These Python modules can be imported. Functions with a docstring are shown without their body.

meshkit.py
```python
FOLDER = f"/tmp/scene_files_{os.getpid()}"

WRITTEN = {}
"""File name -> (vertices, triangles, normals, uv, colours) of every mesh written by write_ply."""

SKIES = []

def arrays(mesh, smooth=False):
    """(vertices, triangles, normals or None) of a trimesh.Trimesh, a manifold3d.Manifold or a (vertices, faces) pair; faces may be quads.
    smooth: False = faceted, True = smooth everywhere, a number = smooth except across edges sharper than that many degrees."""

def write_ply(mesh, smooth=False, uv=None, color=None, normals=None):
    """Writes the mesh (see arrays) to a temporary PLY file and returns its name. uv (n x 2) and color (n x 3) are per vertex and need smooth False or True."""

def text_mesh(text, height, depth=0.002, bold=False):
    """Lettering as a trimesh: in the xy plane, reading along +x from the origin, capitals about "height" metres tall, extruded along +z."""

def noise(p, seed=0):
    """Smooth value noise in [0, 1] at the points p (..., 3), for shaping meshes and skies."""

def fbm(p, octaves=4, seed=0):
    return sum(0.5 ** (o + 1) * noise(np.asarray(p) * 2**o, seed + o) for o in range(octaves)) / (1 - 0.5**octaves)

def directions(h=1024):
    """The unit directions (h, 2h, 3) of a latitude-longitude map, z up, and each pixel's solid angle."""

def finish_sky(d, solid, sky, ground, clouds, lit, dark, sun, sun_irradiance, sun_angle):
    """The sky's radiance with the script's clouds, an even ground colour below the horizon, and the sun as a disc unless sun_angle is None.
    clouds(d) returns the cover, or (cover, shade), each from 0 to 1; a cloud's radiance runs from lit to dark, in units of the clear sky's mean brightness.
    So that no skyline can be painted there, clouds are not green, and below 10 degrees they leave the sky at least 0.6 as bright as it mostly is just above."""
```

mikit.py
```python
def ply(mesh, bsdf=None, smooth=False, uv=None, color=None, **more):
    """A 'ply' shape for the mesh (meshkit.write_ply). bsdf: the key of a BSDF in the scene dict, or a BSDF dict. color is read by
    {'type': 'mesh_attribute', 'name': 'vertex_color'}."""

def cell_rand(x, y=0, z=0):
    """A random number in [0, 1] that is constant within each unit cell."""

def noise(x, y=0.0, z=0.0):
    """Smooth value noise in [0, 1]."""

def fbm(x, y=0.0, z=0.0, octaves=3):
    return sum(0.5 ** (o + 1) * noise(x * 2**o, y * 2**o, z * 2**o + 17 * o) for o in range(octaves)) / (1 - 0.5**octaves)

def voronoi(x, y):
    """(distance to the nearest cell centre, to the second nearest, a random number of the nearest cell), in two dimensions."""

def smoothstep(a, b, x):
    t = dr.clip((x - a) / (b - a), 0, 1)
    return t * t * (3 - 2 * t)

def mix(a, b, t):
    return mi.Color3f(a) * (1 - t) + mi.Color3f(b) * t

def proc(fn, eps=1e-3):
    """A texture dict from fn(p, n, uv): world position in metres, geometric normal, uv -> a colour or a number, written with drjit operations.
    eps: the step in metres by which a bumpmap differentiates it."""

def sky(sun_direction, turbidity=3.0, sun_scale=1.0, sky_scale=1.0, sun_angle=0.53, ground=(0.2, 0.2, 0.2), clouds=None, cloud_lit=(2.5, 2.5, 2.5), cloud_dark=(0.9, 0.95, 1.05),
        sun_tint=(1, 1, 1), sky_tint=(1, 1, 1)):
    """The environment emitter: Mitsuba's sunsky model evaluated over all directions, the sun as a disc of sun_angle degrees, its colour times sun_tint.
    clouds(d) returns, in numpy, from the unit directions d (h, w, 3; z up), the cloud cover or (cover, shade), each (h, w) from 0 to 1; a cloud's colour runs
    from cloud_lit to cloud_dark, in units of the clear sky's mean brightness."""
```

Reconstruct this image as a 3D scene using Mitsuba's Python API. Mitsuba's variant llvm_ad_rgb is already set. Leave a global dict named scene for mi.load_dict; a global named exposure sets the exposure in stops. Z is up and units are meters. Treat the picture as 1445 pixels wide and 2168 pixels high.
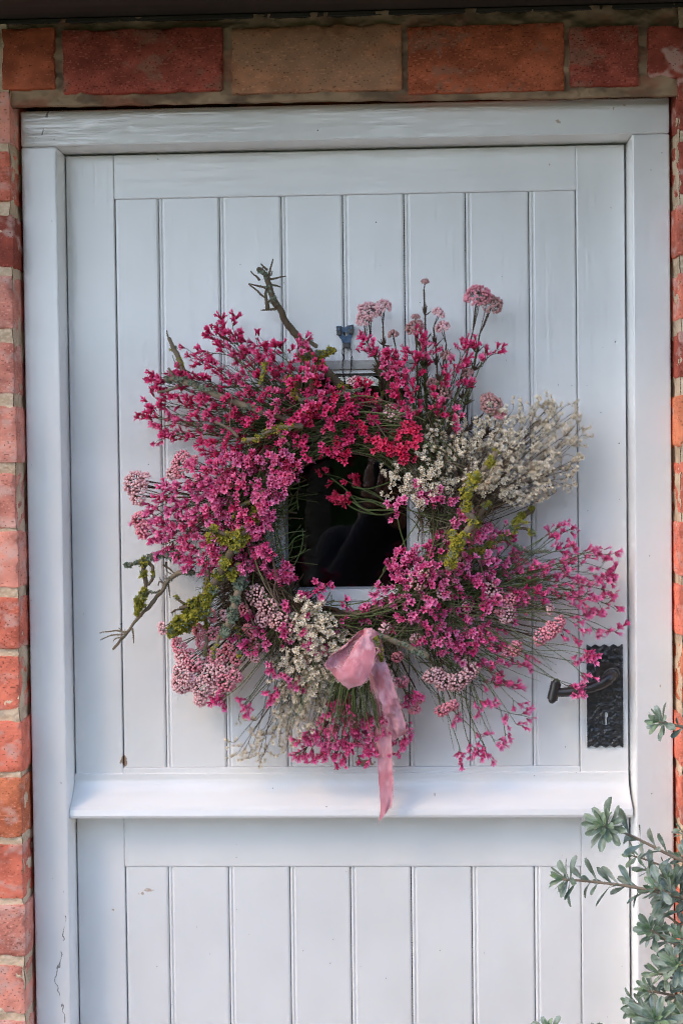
import math, random
import numpy as np, trimesh, manifold3d, mitsuba as mi, drjit as dr, mikit, meshkit
from scipy.spatial import ConvexHull
from shapely.geometry import Polygon, Point, box as sbox
from shapely import affinity, union_all
T = mi.ScalarTransform4f
rng = np.random.default_rng(7)
random.seed(7)
scene, labels = {}, {}

# ------------------------------------------------------------------ camera, light, exposure
EYE = np.array([0.0685, -1.8751, 1.4958])
FWD = np.array([-0.04022269, 0.99887525, -0.02510731])
UP = np.array([0.01094219, 0.02556648, 0.99961324])
RIGHT = np.cross(FWD, UP)
scene['view'] = {'type': 'perspective', 'fov': 2 * math.degrees(math.atan(0.36)), 'fov_axis': 'y', 'near_clip': 0.05, 'far_clip': 2000.0,
                   'to_world': T().look_at(origin=EYE.tolist(), target=(EYE + FWD).tolist(), up=UP.tolist())}
scene['sky'] = mikit.sky((-0.55, -0.50, 0.70), turbidity=2.2, sun_scale=0.072, sky_scale=2.0, sun_angle=18, ground=(0.2, 0.2, 0.18), sky_tint=(1.44, 1.10, .92), sun_tint=(1.44, 1.13, .77))
exposure = 3.22

FPX = 50 / 36 * 2168


def W(px, py, Y=0.0):
    """The point of the plane y = Y that was measured at this position of the survey photograph."""
    d = FWD + RIGHT * (px - 722.5) / FPX - UP * (py - 1084) / FPX
    return EYE + d * (Y - EYE[1]) / d[1]


def lin(r, g, b):
    c = np.array([r, g, b]) / 255.0
    return np.where(c <= 0.04045, c / 12.92, ((c + 0.055) / 1.055) ** 2.4)


# ------------------------------------------------------------------ helpers
class MB:
    def __init__(s): s.v, s.f, s.c, s.n = [], [], [], 0

    def add(s, v, f, c=None):
        v = np.asarray(v, float)
        if not len(v): return
        s.v.append(v); s.f.append(np.asarray(f, int) + s.n)
        s.c.append(np.broadcast_to(np.asarray((0.5, 0.5, 0.5) if c is None else c, float), (len(v), 3)))
        s.n += len(v)

    def mesh(s): return trimesh.Trimesh(np.vstack(s.v), np.vstack(s.f), process=False)

    def cols(s): return np.clip(np.vstack(s.c), 0, 1)


counters, used, pending = {}, set(), []


def put(name, mesh, bsdf, parent=None, smooth=False, color=None, label=None, kind=None):
    base = (parent + '__' if parent else '') + name
    if base in used:
        n = counters.get(base, 0) + 1
        counters[base] = n
        key = f'{base}_{n:03d}'
    else:
        key = base
    used.add(key)
    if isinstance(mesh, MB):
        if not mesh.v: return key
        color = mesh.cols(); mesh = mesh.mesh()
    if color is not None: pending.append((key, mesh, bsdf, smooth, color)); scene[key] = None
    else: scene[key] = mikit.ply(mesh, bsdf, smooth=smooth)
    if label or kind:
        labels[key] = {}
        if label: labels[key]['label'] = label
        if kind: labels[key]['kind'] = kind
    return key


def thing(key, label, cat, group=None):
    labels[key] = {'label': label, 'category': cat}
    if group: labels[key]['group'] = group
    return key


def rbox(x0, x1, y0, y1, z0, z1, r=0.002):
    """A box with chamfered edges."""
    p = []
    for x, sx in ((x0, 1), (x1, -1)):
        for y, sy in ((y0, 1), (y1, -1)):
            for z, sz in ((z0, 1), (z1, -1)):
                for a, b, c in ((0, 1, 1), (1, 0, 1), (1, 1, 0), (.3, .3, 1), (.3, 1, .3), (1, .3, .3)):
                    p.append((x + sx * a * r, y + sy * b * r, z + sz * c * r))
    return trimesh.convex.convex_hull(np.array(p))


def man(m): return manifold3d.Manifold(manifold3d.Mesh(np.asarray(m.vertices, np.float32), np.asarray(m.faces, np.uint32)))


def tri(mf):
    m = mf.to_mesh()
    return trimesh.Trimesh(m.vert_properties[:, :3], m.tri_verts, process=False)


def cut(m, x0, x1, y0, y1, z0, z1):
    b = trimesh.creation.box(bounds=[(x0, y0, z0), (x1, y1, z1)])
    return tri(man(m) - man(b))


def grid(U, V, fn):
    """A sheet: fn(u, v) -> points over the grid U x V."""
    u, v = np.meshgrid(U, V, indexing='ij')
    p = fn(u.ravel(), v.ravel())
    nu, nv = len(U), len(V)
    i = np.arange(nu * nv).reshape(nu, nv)
    a, b, c, d = i[:-1, :-1].ravel(), i[1:, :-1].ravel(), i[1:, 1:].ravel(), i[:-1, 1:].ravel()
    return p, np.vstack([np.stack([a, b, c], 1), np.stack([a, c, d], 1)])


def spline(P, n):
    P = np.asarray(P, float)
    if len(P) == 2: return P[0] + (P[1] - P[0]) * np.linspace(0, 1, n)[:, None]
    t = np.concatenate([[0], np.cumsum(np.linalg.norm(np.diff(P, axis=0), axis=1) + 1e-9)])
    from scipy.interpolate import CubicSpline, PchipInterpolator
    return PchipInterpolator(t, P)(np.linspace(0, t[-1], n))


def bez(a, b, c, n):
    t = np.linspace(0, 1, n)[:, None]
    return (1 - t) ** 2 * a + 2 * t * (1 - t) * b + t * t * c


def tube(P, R, sides=5, caps=True):
    P = np.asarray(P, float); n = len(P)
    R = np.broadcast_to(np.asarray(R, float), (n,))
    d = np.gradient(P, axis=0); d /= np.linalg.norm(d, axis=1, keepdims=True) + 1e-12
    ref = np.array([0.31, 0.87, 0.38]) if abs(d.mean(0) @ [0.31, 0.87, 0.38]) < 0.9 else np.array([0.9, -0.3, 0.2])
    u = np.cross(d, ref); u /= np.linalg.norm(u, axis=1, keepdims=True) + 1e-12
    w = np.cross(d, u)
    a = np.arange(sides) * 2 * np.pi / sides
    v = P[:, None] + R[:, None, None] * (np.cos(a)[None, :, None] * u[:, None] + np.sin(a)[None, :, None] * w[:, None])
    v = v.reshape(-1, 3)
    i = np.arange(n * sides).reshape(n, sides); j = np.roll(i, -1, axis=1)
    f = [np.stack([i[:-1].ravel(), j[:-1].ravel(), j[1:].ravel()], 1), np.stack([i[:-1].ravel(), j[1:].ravel(), i[1:].ravel()], 1)]
    if caps:
        v = np.vstack([v, P[:1] - d[:1] * R[0] * .5, P[-1:] + d[-1:] * R[-1] * .5])
        a0, a1 = n * sides, n * sides + 1
        f += [np.stack([j[0], i[0], np.full(sides, a0)], 1), np.stack([i[-1], j[-1], np.full(sides, a1)], 1)]
    return v, np.vstack(f)


def frame_of(z, roll):
    z = z / (np.linalg.norm(z) + 1e-12)
    r = np.array([0.1, 0.2, 0.97]) if abs(z[2]) < 0.85 else np.array([0.97, 0.1, 0.1])
    x = np.cross(r, z); x /= np.linalg.norm(x); y = np.cross(z, x)
    c, s = math.cos(roll), math.sin(roll)
    return np.stack([c * x + s * y, -s * x + c * y, z], 1)


def unit(v): return v / (np.linalg.norm(v) + 1e-12)


# ------------------------------------------------------------------ materials
noise, fbm, smoothstep, mix, cell_rand = mikit.noise, mikit.fbm, mikit.smoothstep, mikit.mix, mikit.cell_rand
TONES = {}


def tone(name):
    """The colour of each petal, stalk, bud or leaf: two numbers per vertex (kept as its uv) pick it from the kind's range of dyes."""
    def fn(p, n, uv):
        m, a, b = TONES[name]
        c = [m[k] + uv.x * a[k] + uv.y * b[k] for k in range(3)]
        return mi.Color3f(*[dr.square(dr.clip(x, 0.02, 0.97)) for x in c])
    return mikit.proc(fn)


def finish_tones():
    for name in {q[2] for q in pending}:
        of = [q for q in pending if q[2] == name]
        c = np.sqrt(np.clip(np.vstack([q[4] for q in of]), 0, 1))
        m = c.mean(0); _, _, B = np.linalg.svd((c - m)[::max(1, len(c) // 40000)], full_matrices=False)
        TONES[name] = (m.tolist(), B[0].tolist(), B[1].tolist())
        for key, mesh, _, smooth, col in of:
            uv = (np.sqrt(np.clip(col, 0, 1)) - m) @ B[:2].T
            scene[key] = mikit.ply(mesh, name, smooth=smooth, uv=uv)




def seg(p, a, b):
    """Distance in the door's plane to a segment, in metres."""
    ax, az, bx, bz = a[0], a[2], b[0], b[2]
    dx, dz = bx - ax, bz - az
    t = dr.clip(((p.x - ax) * dx + (p.z - az) * dz) / (dx * dx + dz * dz), 0, 1)
    return dr.sqrt(dr.square(p.x - ax - t * dx) + dr.square(p.z - az - t * dz))


CRACK = [W(*q, -.045) for q in ((139, 1940), (133, 1995), (126, 2040), (116, 2078), (124, 2095), (131, 2125), (138, 2165))]
CRACK2 = [W(*q, -.045) for q in ((103, 232), (98, 255), (92, 285))]
CHIPS = [(W(262, 1612), .0045, .008), (W(772, 1616), .013, .006)]
STAINS = [(W(1162, 348), .0012, .0015), (W(1292, 440), .0011, .0014), (W(1320, 222, -.045), .004, .0016), (W(1298, 228, -.045), .0015, .0025), (W(1397, 1452, -.045), .0012, .002), (W(920, 1688, -.03), .001, .002), (W(1180, 258, -.045), .005, .003), (W(312, 1886), .008, .003), (W(238, 1925), .004, .002), (W(300, 1892), .006, .0025)]


def paint_colour(p, n, uv):
    big = fbm(p.x * 7, p.y * 5 + 3, p.z * 5, 3)
    c = mix((0.735, 0.735, 0.725), (0.685, 0.683, 0.672), smoothstep(.35, .7, big))
    # fly specks and grit stuck in the paint
    s = 55.0
    cx, cz = dr.floor(p.x * s), dr.floor(p.z * s)
    ox, oz = .25 + .5 * cell_rand(cx, cz, 5), .25 + .5 * cell_rand(cx, cz, 6)
    d = dr.sqrt(dr.square(p.x * s - cx - ox) + dr.square(p.z * s - cz - oz)) / s
    d = d + (noise(p.x * 800, p.z * 800) - .5) * .0008
    size = .0001 + .0005 * cell_rand(cx, cz, 8)
    on = dr.select(cell_rand(cx, cz, 9) > .965, 1.0, 0.0)
    c = mix(c, (.10, .085, .07), (1 - smoothstep(size, size + .0004, d)) * on)
    # hairline cracks in the paint of the left post and of the head
    wob = (noise(p.x * 260, p.z * 190) - .5) * .004
    q = mi.Point3f(p.x + wob, p.y, p.z)
    k = mi.Float(9)
    for P in (CRACK, CRACK2):
        for a, b in zip(P[:-1], P[1:]): k = dr.minimum(k, seg(q, a, b))
    c = mix(c, (.13, .12, .11), (1 - smoothstep(.0003, .0009, k)) * smoothstep(.25, .5, noise(p.x * 90, p.z * 70)) * .85)
    # bare wood where the paint has come off, rusty stains
    for (P, rx, rz) in CHIPS:
        e = dr.sqrt(dr.square((p.x - P[0]) / rx) + dr.square((p.z - P[2]) / rz)) + (noise(p.x * 300, p.z * 300) - .5) * .7
        c = mix(c, (.30, .20, .14), 1 - smoothstep(.75, .95, e))
    for (P, rx, rz) in STAINS:
        e = dr.sqrt(dr.square((p.x - P[0]) / rx) + dr.square((p.z - P[2]) / rz)) + (noise(p.x * 330, p.z * 330) - .5) * 1.3
        c = mix(c, (.34, .22, .12), (1 - smoothstep(.3, .9, e)) * .7)
    return c


def grain_x(p, n, uv): return (fbm(p.x * 16, p.y * 200, p.z * 230, 2) + .9 * fbm(p.x * 6, p.y * 70, p.z * 95 + 7, 2)) * .5
def grain_z(p, n, uv): return (fbm(p.x * 330, p.y * 330, p.z * 9, 2) + .5 * fbm(p.x * 110, p.y * 110, p.z * 3 + 7, 2)) * .6


def paint(fn, scale, rough=.2):
    return {'type': 'twosided', 'bsdf': {'type': 'bumpmap', 'arbitrary': mikit.proc(fn, eps=6e-4), 'scale': scale,
            'nested_bsdf': {'type': 'principled', 'base_color': mikit.proc(paint_colour), 'roughness': rough, 'specular': .6}}}


scene['paint_x'] = paint(grain_x, .0008)
scene['paint_head'] = paint(grain_x, .0026, .13)
scene['paint_z'] = paint(grain_z, .0005)


def lime_mask(lo, hi, f=20.0):
    return lambda p, n, uv: smoothstep(lo, hi, fbm(p.x * f + 3, p.y * f, p.z * f * 1.3, 3) + .18 * (noise(p.x * 160, p.y * 160, p.z * 160) - .5))


def brick_bump(p, n, uv): return fbm(p.x * 200, p.y * 200, p.z * 200, 3)
def mortar_bump(p, n, uv): return fbm(p.x * 220, p.y * 220, p.z * 220, 3)


def brick_bsdf(colour, mask, lime, amount=.58):
    dark = [c * .52 for c in colour]; pale = [min(.8, c * 1.22 + .012) for c in colour]

    def fn(p, n, uv):
        k = fbm(p.x * 50, p.y * 50, p.z * 50, 3) * .6 + noise(p.x * 2.2, p.y * 2, p.z * 12.3 + 5) * .4
        c = mix(dark, pale, smoothstep(.18, .82, k))
        c = mix(c, lime, mask(p, n, uv) * amount)
        g = noise(p.x * 420, p.y * 420, p.z * 420)
        return mix(mix(c, [q * .35 for q in colour], smoothstep(.74, .86, g) * .8), [min(.8, q * 1.25 + .06) for q in colour], smoothstep(.70, .84, 1 - g) * .5)
    return {'type': 'twosided', 'bsdf': {'type': 'bumpmap', 'arbitrary': mikit.proc(brick_bump, eps=5e-4), 'scale': .0022, 'nested_bsdf':
            {'type': 'principled', 'base_color': mikit.proc(fn), 'roughness': .75, 'specular': .3}}}


PINK, REDDISH, DEEP, ORANGE, TAN = (.77, .25, .18), (.72, .165, .098), (.36, .066, .038), (.75, .195, .088), (.44, .190, .095)
PALE_LIME, TAN_LIME = (.60, .42, .36), (.27, .145, .098)
for k_, c_, m_, l_ in (('pink', PINK, lime_mask(.46, .74, 40), PALE_LIME), ('reddish', REDDISH, lime_mask(.50, .76, 42), PALE_LIME), ('deep', DEEP, lime_mask(.54, .72, 36), PALE_LIME), ('orange', ORANGE, lime_mask(.54, .76, 44), PALE_LIME),
                       ('smeared', (.34, .062, .036), lime_mask(.50, .62, 17), TAN_LIME), ('burnt', (.46, .105, .042), lime_mask(.58, .70, 20), TAN_LIME), ('tan', TAN, lime_mask(.36, .62, 22), (.36, .20, .12))):
    scene['brick_' + k_] = brick_bsdf(c_, m_, l_)
scene['mortar'] = {'type': 'twosided', 'bsdf': {'type': 'bumpmap', 'arbitrary': mikit.proc(mortar_bump, eps=5e-4), 'scale': .003, 'nested_bsdf': {'type': 'diffuse', 'reflectance':
                   mikit.proc(lambda p, n, uv: mix(mix((.70, .53, .37), (.52, .375, .25), smoothstep(.35, .65, fbm(p.x * 40, p.y * 40, p.z * 40, 3))),
                                                   (.72, .59, .45), smoothstep(.45, .8, noise(p.x * 420, p.y * 420, p.z * 420)) * .5))}}}


scene['mortar_stained'] = {'type': 'twosided', 'bsdf': {'type': 'bumpmap', 'arbitrary': mikit.proc(mortar_bump, eps=5e-4), 'scale': .003, 'nested_bsdf': {'type': 'diffuse', 'reflectance':
                           mikit.proc(lambda p, n, uv: mix(mix((.37, .255, .165), (.20, .135, .09), smoothstep(.35, .65, fbm(p.x * 32, p.y * 40, p.z * 60, 3))), (.32, .125, .078), smoothstep(.5, .72, fbm(p.x * 21 + 9, p.y * 20, p.z * 34, 3)) * .7))}}}


def far_brick(p, n, uv):
    row = p.z / .081
    off = dr.select(dr.floor(row) - 2 * dr.floor(row / 2) > .5, .5, 0.)
    col = p.x / .225 + p.y / .225 + off
    fz, fx = row - dr.floor(row), col - dr.floor(col)
    m = dr.minimum(dr.minimum(fz, 1 - fz) * .081, dr.minimum(fx, 1 - fx) * .225)
    b = mix((.50, .15, .10), (.34, .09, .06), cell_rand(dr.floor(col), dr.floor(row)))
    return mix((.42, .33, .23), b, smoothstep(.005, .009, m))


scene['far_brick'] = {'type': 'twosided', 'bsdf': {'type': 'diffuse', 'reflectance': mikit.proc(far_brick)}}
scene['dark_timber'] = {'type': 'twosided', 'bsdf': {'type': 'bumpmap', 'arbitrary': mikit.proc(grain_x, eps=6e-4), 'scale': .002, 'nested_bsdf': {'type': 'principled', 'roughness': .6, 'base_color':
                        mikit.proc(lambda p, n, uv: mix((.030, .026, .022), (.055, .043, .034), fbm(p.x * 12, p.y * 80, p.z * 80, 3)))}}}
scene['roof_tile'] = {'type': 'twosided', 'bsdf': {'type': 'diffuse', 'reflectance': {'type': 'rgb', 'value': [.12, .07, .05]}}}
scene['iron'] = {'type': 'bumpmap', 'arbitrary': mikit.proc(lambda p, n, uv: fbm(p.x * 210, p.y * 210, p.z * 210, 2), eps=6e-4), 'scale': .0055, 'nested_bsdf':
                 {'type': 'principled', 'base_color': {'type': 'rgb', 'value': [.016, .018, .021]}, 'roughness': .28, 'specular': .6}}
scene['iron_smooth'] = {'type': 'principled', 'base_color': {'type': 'rgb', 'value': [.022, .020, .019]}, 'roughness': .3, 'specular': .6}
scene['hanger_metal'] = {'type': 'bumpmap', 'arbitrary': mikit.proc(lambda p, n, uv: fbm(p.x * 300, p.y * 300, p.z * 300, 2), eps=4e-4), 'scale': .0008, 'nested_bsdf':
                         {'type': 'principled', 'base_color': {'type': 'rgb', 'value': [.032, .08, .15]}, 'roughness': .4, 'metallic': 0.0, 'specular': .6}}
scene['wire_metal'] = {'type': 'principled', 'base_color': {'type': 'rgb', 'value': [.03, .028, .028]}, 'roughness': .5, 'metallic': .4}
scene['pane_glass'] = {'type': 'thindielectric', 'int_ior': 1.48}
scene['putty'] = {'type': 'twosided', 'bsdf': {'type': 'principled', 'base_color': {'type': 'rgb', 'value': [.22, .23, .24]}, 'roughness': .5}}
scene['drip_strip'] = {'type': 'twosided', 'bsdf': {'type': 'principled', 'base_color': mikit.proc(lambda p, n, uv: mix((.50, .49, .47), (.36, .35, .33), fbm(p.x * 60, p.y * 60, p.z * 300, 3))), 'roughness': .6}}
scene['dark_wall'] = {'type': 'twosided', 'bsdf': {'type': 'diffuse', 'reflectance': {'type': 'rgb', 'value': [.10, .095, .09]}}}
for k_ in ('crimson', 'rose', 'magenta', 'scarlet', 'deep_pink', 'white'): scene['petal_' + k_] = {'type': 'principledthin', 'base_color': tone('petal_' + k_), 'roughness': .65, 'diff_trans': .38, 'spec_trans': 0.0, 'eta': 1.35}
scene['plant'] = {'type': 'twosided', 'bsdf': {'type': 'principled', 'base_color': tone('plant'), 'roughness': .75, 'specular': .25}}
scene['berry'] = {'type': 'principled', 'base_color': tone('berry'), 'roughness': .6, 'specular': .3}
scene['lichen'] = {'type': 'twosided', 'bsdf': {'type': 'diffuse', 'reflectance': tone('lichen')}}
scene['leaf'] = {'type': 'twosided', 'bsdf': {'type': 'principled', 'base_color': tone('leaf'), 'roughness': .42, 'specular': .45, 'sheen': .6}}
scene['velvet'] = {'type': 'twosided', 'bsdf': {'type': 'bumpmap', 'arbitrary': mikit.proc(lambda p, n, uv: fbm(p.x * 120, p.y * 120, p.z * 60, 3), eps=5e-4), 'scale': .003, 'nested_bsdf':
                   {'type': 'principled', 'base_color': mikit.proc(lambda p, n, uv: mix(mix((.50, .185, .22), (.59, .29, .335), smoothstep(.36, .70, fbm(p.x * 70, p.y * 70, p.z * 38, 3))), (.70, .45, .50), smoothstep(.50, .80, fbm(p.x * 110 + 4, p.y * 110, p.z * 50, 3)) * .6)), 'roughness': .8, 'sheen': 1.0, 'sheen_tint': .25, 'specular': .2}}}
scene['gravel'] = {'type': 'diffuse', 'reflectance': mikit.proc(lambda p, n, uv: mix((.42, .37, .30), (.26, .23, .19), fbm(p.x * 30, p.y * 30, 0, 3)))}
scene['lawn_green'] = {'type': 'diffuse', 'reflectance': mikit.proc(lambda p, n, uv: mix((.07, .11, .03), (.12, .15, .05), fbm(p.x * 3, p.y * 3, 0, 4)))}
scene['hedge_green'] = {'type': 'twosided', 'bsdf': {'type': 'diffuse', 'reflectance': mikit.proc(lambda p, n, uv: mix((.03, .05, .018), (.07, .10, .03), fbm(p.x * 3, p.y * 3, p.z * 3, 3)))}}

# ------------------------------------------------------------------ the ground and the surroundings behind the photographer
put('lawn', trimesh.Trimesh([(-300, -300, -.004), (300, -300, -.004), (300, 300, -.004), (-300, 300, -.004)], [(0, 1, 2), (0, 2, 3)], process=False), 'lawn_green')
put('path', trimesh.creation.box(bounds=[(-4.0, -3.2, -.1), (4.0, .25, 0.0)]), 'gravel')
for k in ('lawn', 'path'): labels[k] = {'kind': 'structure'}

# what the pane and the gloss paint mirror: a hedge across the lawn, trees, the photographer
def hedge_mesh(x0, x1, y0, y1, h, seed):
    v, f = rough_box(x0, x1, y0, y1, 0.0, h, .45, .25, .22, seed)
    v = v + (meshkit.fbm(v * 1.1, 4, seed)[:, None] - .5) * np.array([.2, .9, .9]) * (v[:, 2:3] > .1)
    return v, f


def leafy_tree(key, x, y, h, cr, trunk_r, n, seed):
    r = np.random.default_rng(seed)
    put('trunk', tube(spline([(x, y, 0), (x + .05, y, h * .3), (x - .06, y + .05, h * .6), (x, y, h * .9)], 14), np.linspace(trunk_r, trunk_r * .35, 14), 10), 'bark', key, smooth=True)
    cl = [np.array([x, y, h * .72]) + r.normal(size=3) * np.array([cr * .5, cr * .5, h * .16]) for _ in range(16)]
    V, F = [], []
    for i in range(n):
        d = r.normal(size=3); d /= np.linalg.norm(d)
        p = cl[r.integers(16)] + d * cr * .42 * r.uniform(.4, 1) ** .5
        a, b = r.normal(size=3), r.normal(size=3); a /= np.linalg.norm(a); b -= a * (a @ b); b /= np.linalg.norm(b)
        s = .09
        V += [p - a * s, p + b * s * .5, p + a * s, p - b * s * .5]; F += [(4 * i, 4 * i + 1, 4 * i + 2), (4 * i, 4 * i + 2, 4 * i + 3)]
    put('crown', (np.array(V), np.array(F)), 'hedge_green', key)


for k_, c_, r_ in (('skin', (.50, .30, .22), .5), ('coat_cloth', (.025, .025, .03), .8), ('trouser_cloth', (.03, .035, .05), .8), ('boot_leather', (.05, .03, .02), .4), ('red_hair', (.16, .06, .03), .5), ('eye_white', (.6, .58, .55), .3), ('camera_black', (.015, .015, .016), .4)):
    scene[k_] = {'type': 'principled', 'base_color': {'type': 'rgb', 'value': list(c_)}, 'roughness': r_}
scene['bark'] = {'type': 'diffuse', 'reflectance': {'type': 'rgb', 'value': [.14, .11, .085]}}
# ------------------------------------------------------------------ brick wall
DW, DF = -.083, -.045                                            # front of the wall, front of the door frame
XL, XR = -.4160, .4188                                            # sides of the opening
ZT = W(722, 30, DW)[2]                                            # top of the wall, under the timber
thing('brick_wall', 'old red brick wall with crumbly sand mortar around the white door', 'wall')


def rough_box(x0, x1, y0, y1, z0, z1, step, r, amp, seed, chip=0.0):
    dims = np.array([x1 - x0, y1 - y0, z1 - z0])
    n = np.maximum(2, np.ceil(dims / step).astype(int))
    V, F, off = [], [], 0
    for ax in range(3):
        a, b = [k for k in range(3) if k != ax]
        for s in (0, 1):
            ua, ub = np.linspace(0, 1, n[a] + 1), np.linspace(0, 1, n[b] + 1)

            def fn(u, v):
                p = np.zeros((len(u), 3)); p[:, a] = u; p[:, b] = v; p[:, ax] = s
                return p
            p, f = grid(ua, ub, fn)
            nrm = np.cross([1.0 if k == a else 0 for k in range(3)], [1.0 if k == b else 0 for k in range(3)])[ax]
            if (nrm > 0) != (s == 1): f = f[:, ::-1]
            V.append(p); F.append(f + off); off += len(p)
    lo, hi = np.array([x0, y0, z0]), np.array([x1, y1, z1])
    p = lo + np.vstack(V) * dims
    q = np.clip(p, lo + r, hi - r)
    d = p - q; L = np.linalg.norm(d, axis=1, keepdims=True)
    p = q + d / np.maximum(L, 1e-9) * np.minimum(L, r)
    nn = d / np.maximum(L, 1e-9)
    h = (meshkit.fbm(p * 75, 3, seed) - .5) * 2 * amp + (meshkit.fbm(p * 260, 2, seed + 5) - .5) * amp
    edge = (np.abs(d) > r * .5).sum(1) >= 2
    h = h - chip * np.clip(meshkit.fbm(p * 55, 3, seed + 9) - .45, 0, 1) * np.where(edge, 1, .25)
    return p + nn * h[:, None], np.vstack(F)


bseed = [0]


def brick(x0, x1, z0, z1, mat, fine):
    bseed[0] += 1
    s = bseed[0]
    y1 = DW + .1
    v, f = rough_box(x0, x1, DW - .001 + .003 * ((s * 7) % 5) / 5, y1, z0, z1, .0042 if fine else .03, .0018, .0008 if fine else .0008, s, .012)
    put('brick', (v, f), mat, 'brick_wall', smooth=True if fine else False)


PINK, REDDISH, DEEP, ORANGE, TAN, SMEARED = 'brick_pink', 'brick_reddish', 'brick_deep', 'brick_orange', 'brick_tan', 'brick_smeared'
left_cuts = [(196, 298), (322, 418), (456, 561), (588, 693), (726, 832), (865, 975), (1003, 1112), (1131, 1240), (1266, 1372), (1397, 1502), (1527, 1631), (1655, 1768), (1790, 1899), (1924, 2025), (2045, 2146), (2168, 2270)]
left_tone = [PINK, REDDISH, DEEP, PINK, PINK, PINK, PINK, PINK, REDDISH, REDDISH, REDDISH, ORANGE, REDDISH, PINK, PINK, PINK]
right_cuts = [(150, 272), (304, 404), (436, 534), (582, 672), (703, 796), (842, 942), (980, 1080), (1112, 1215), (1240, 1345), (1372, 1488), (1516, 1620), (1645, 1742), (1772, 1880), (1905, 2012), (2040, 2145), (2170, 2270)]
right_tone = [DEEP, DEEP, REDDISH, REDDISH, DEEP, ORANGE, REDDISH, REDDISH, REDDISH, ORANGE, REDDISH, REDDISH, ORANGE, REDDISH, ORANGE, REDDISH]
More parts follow.
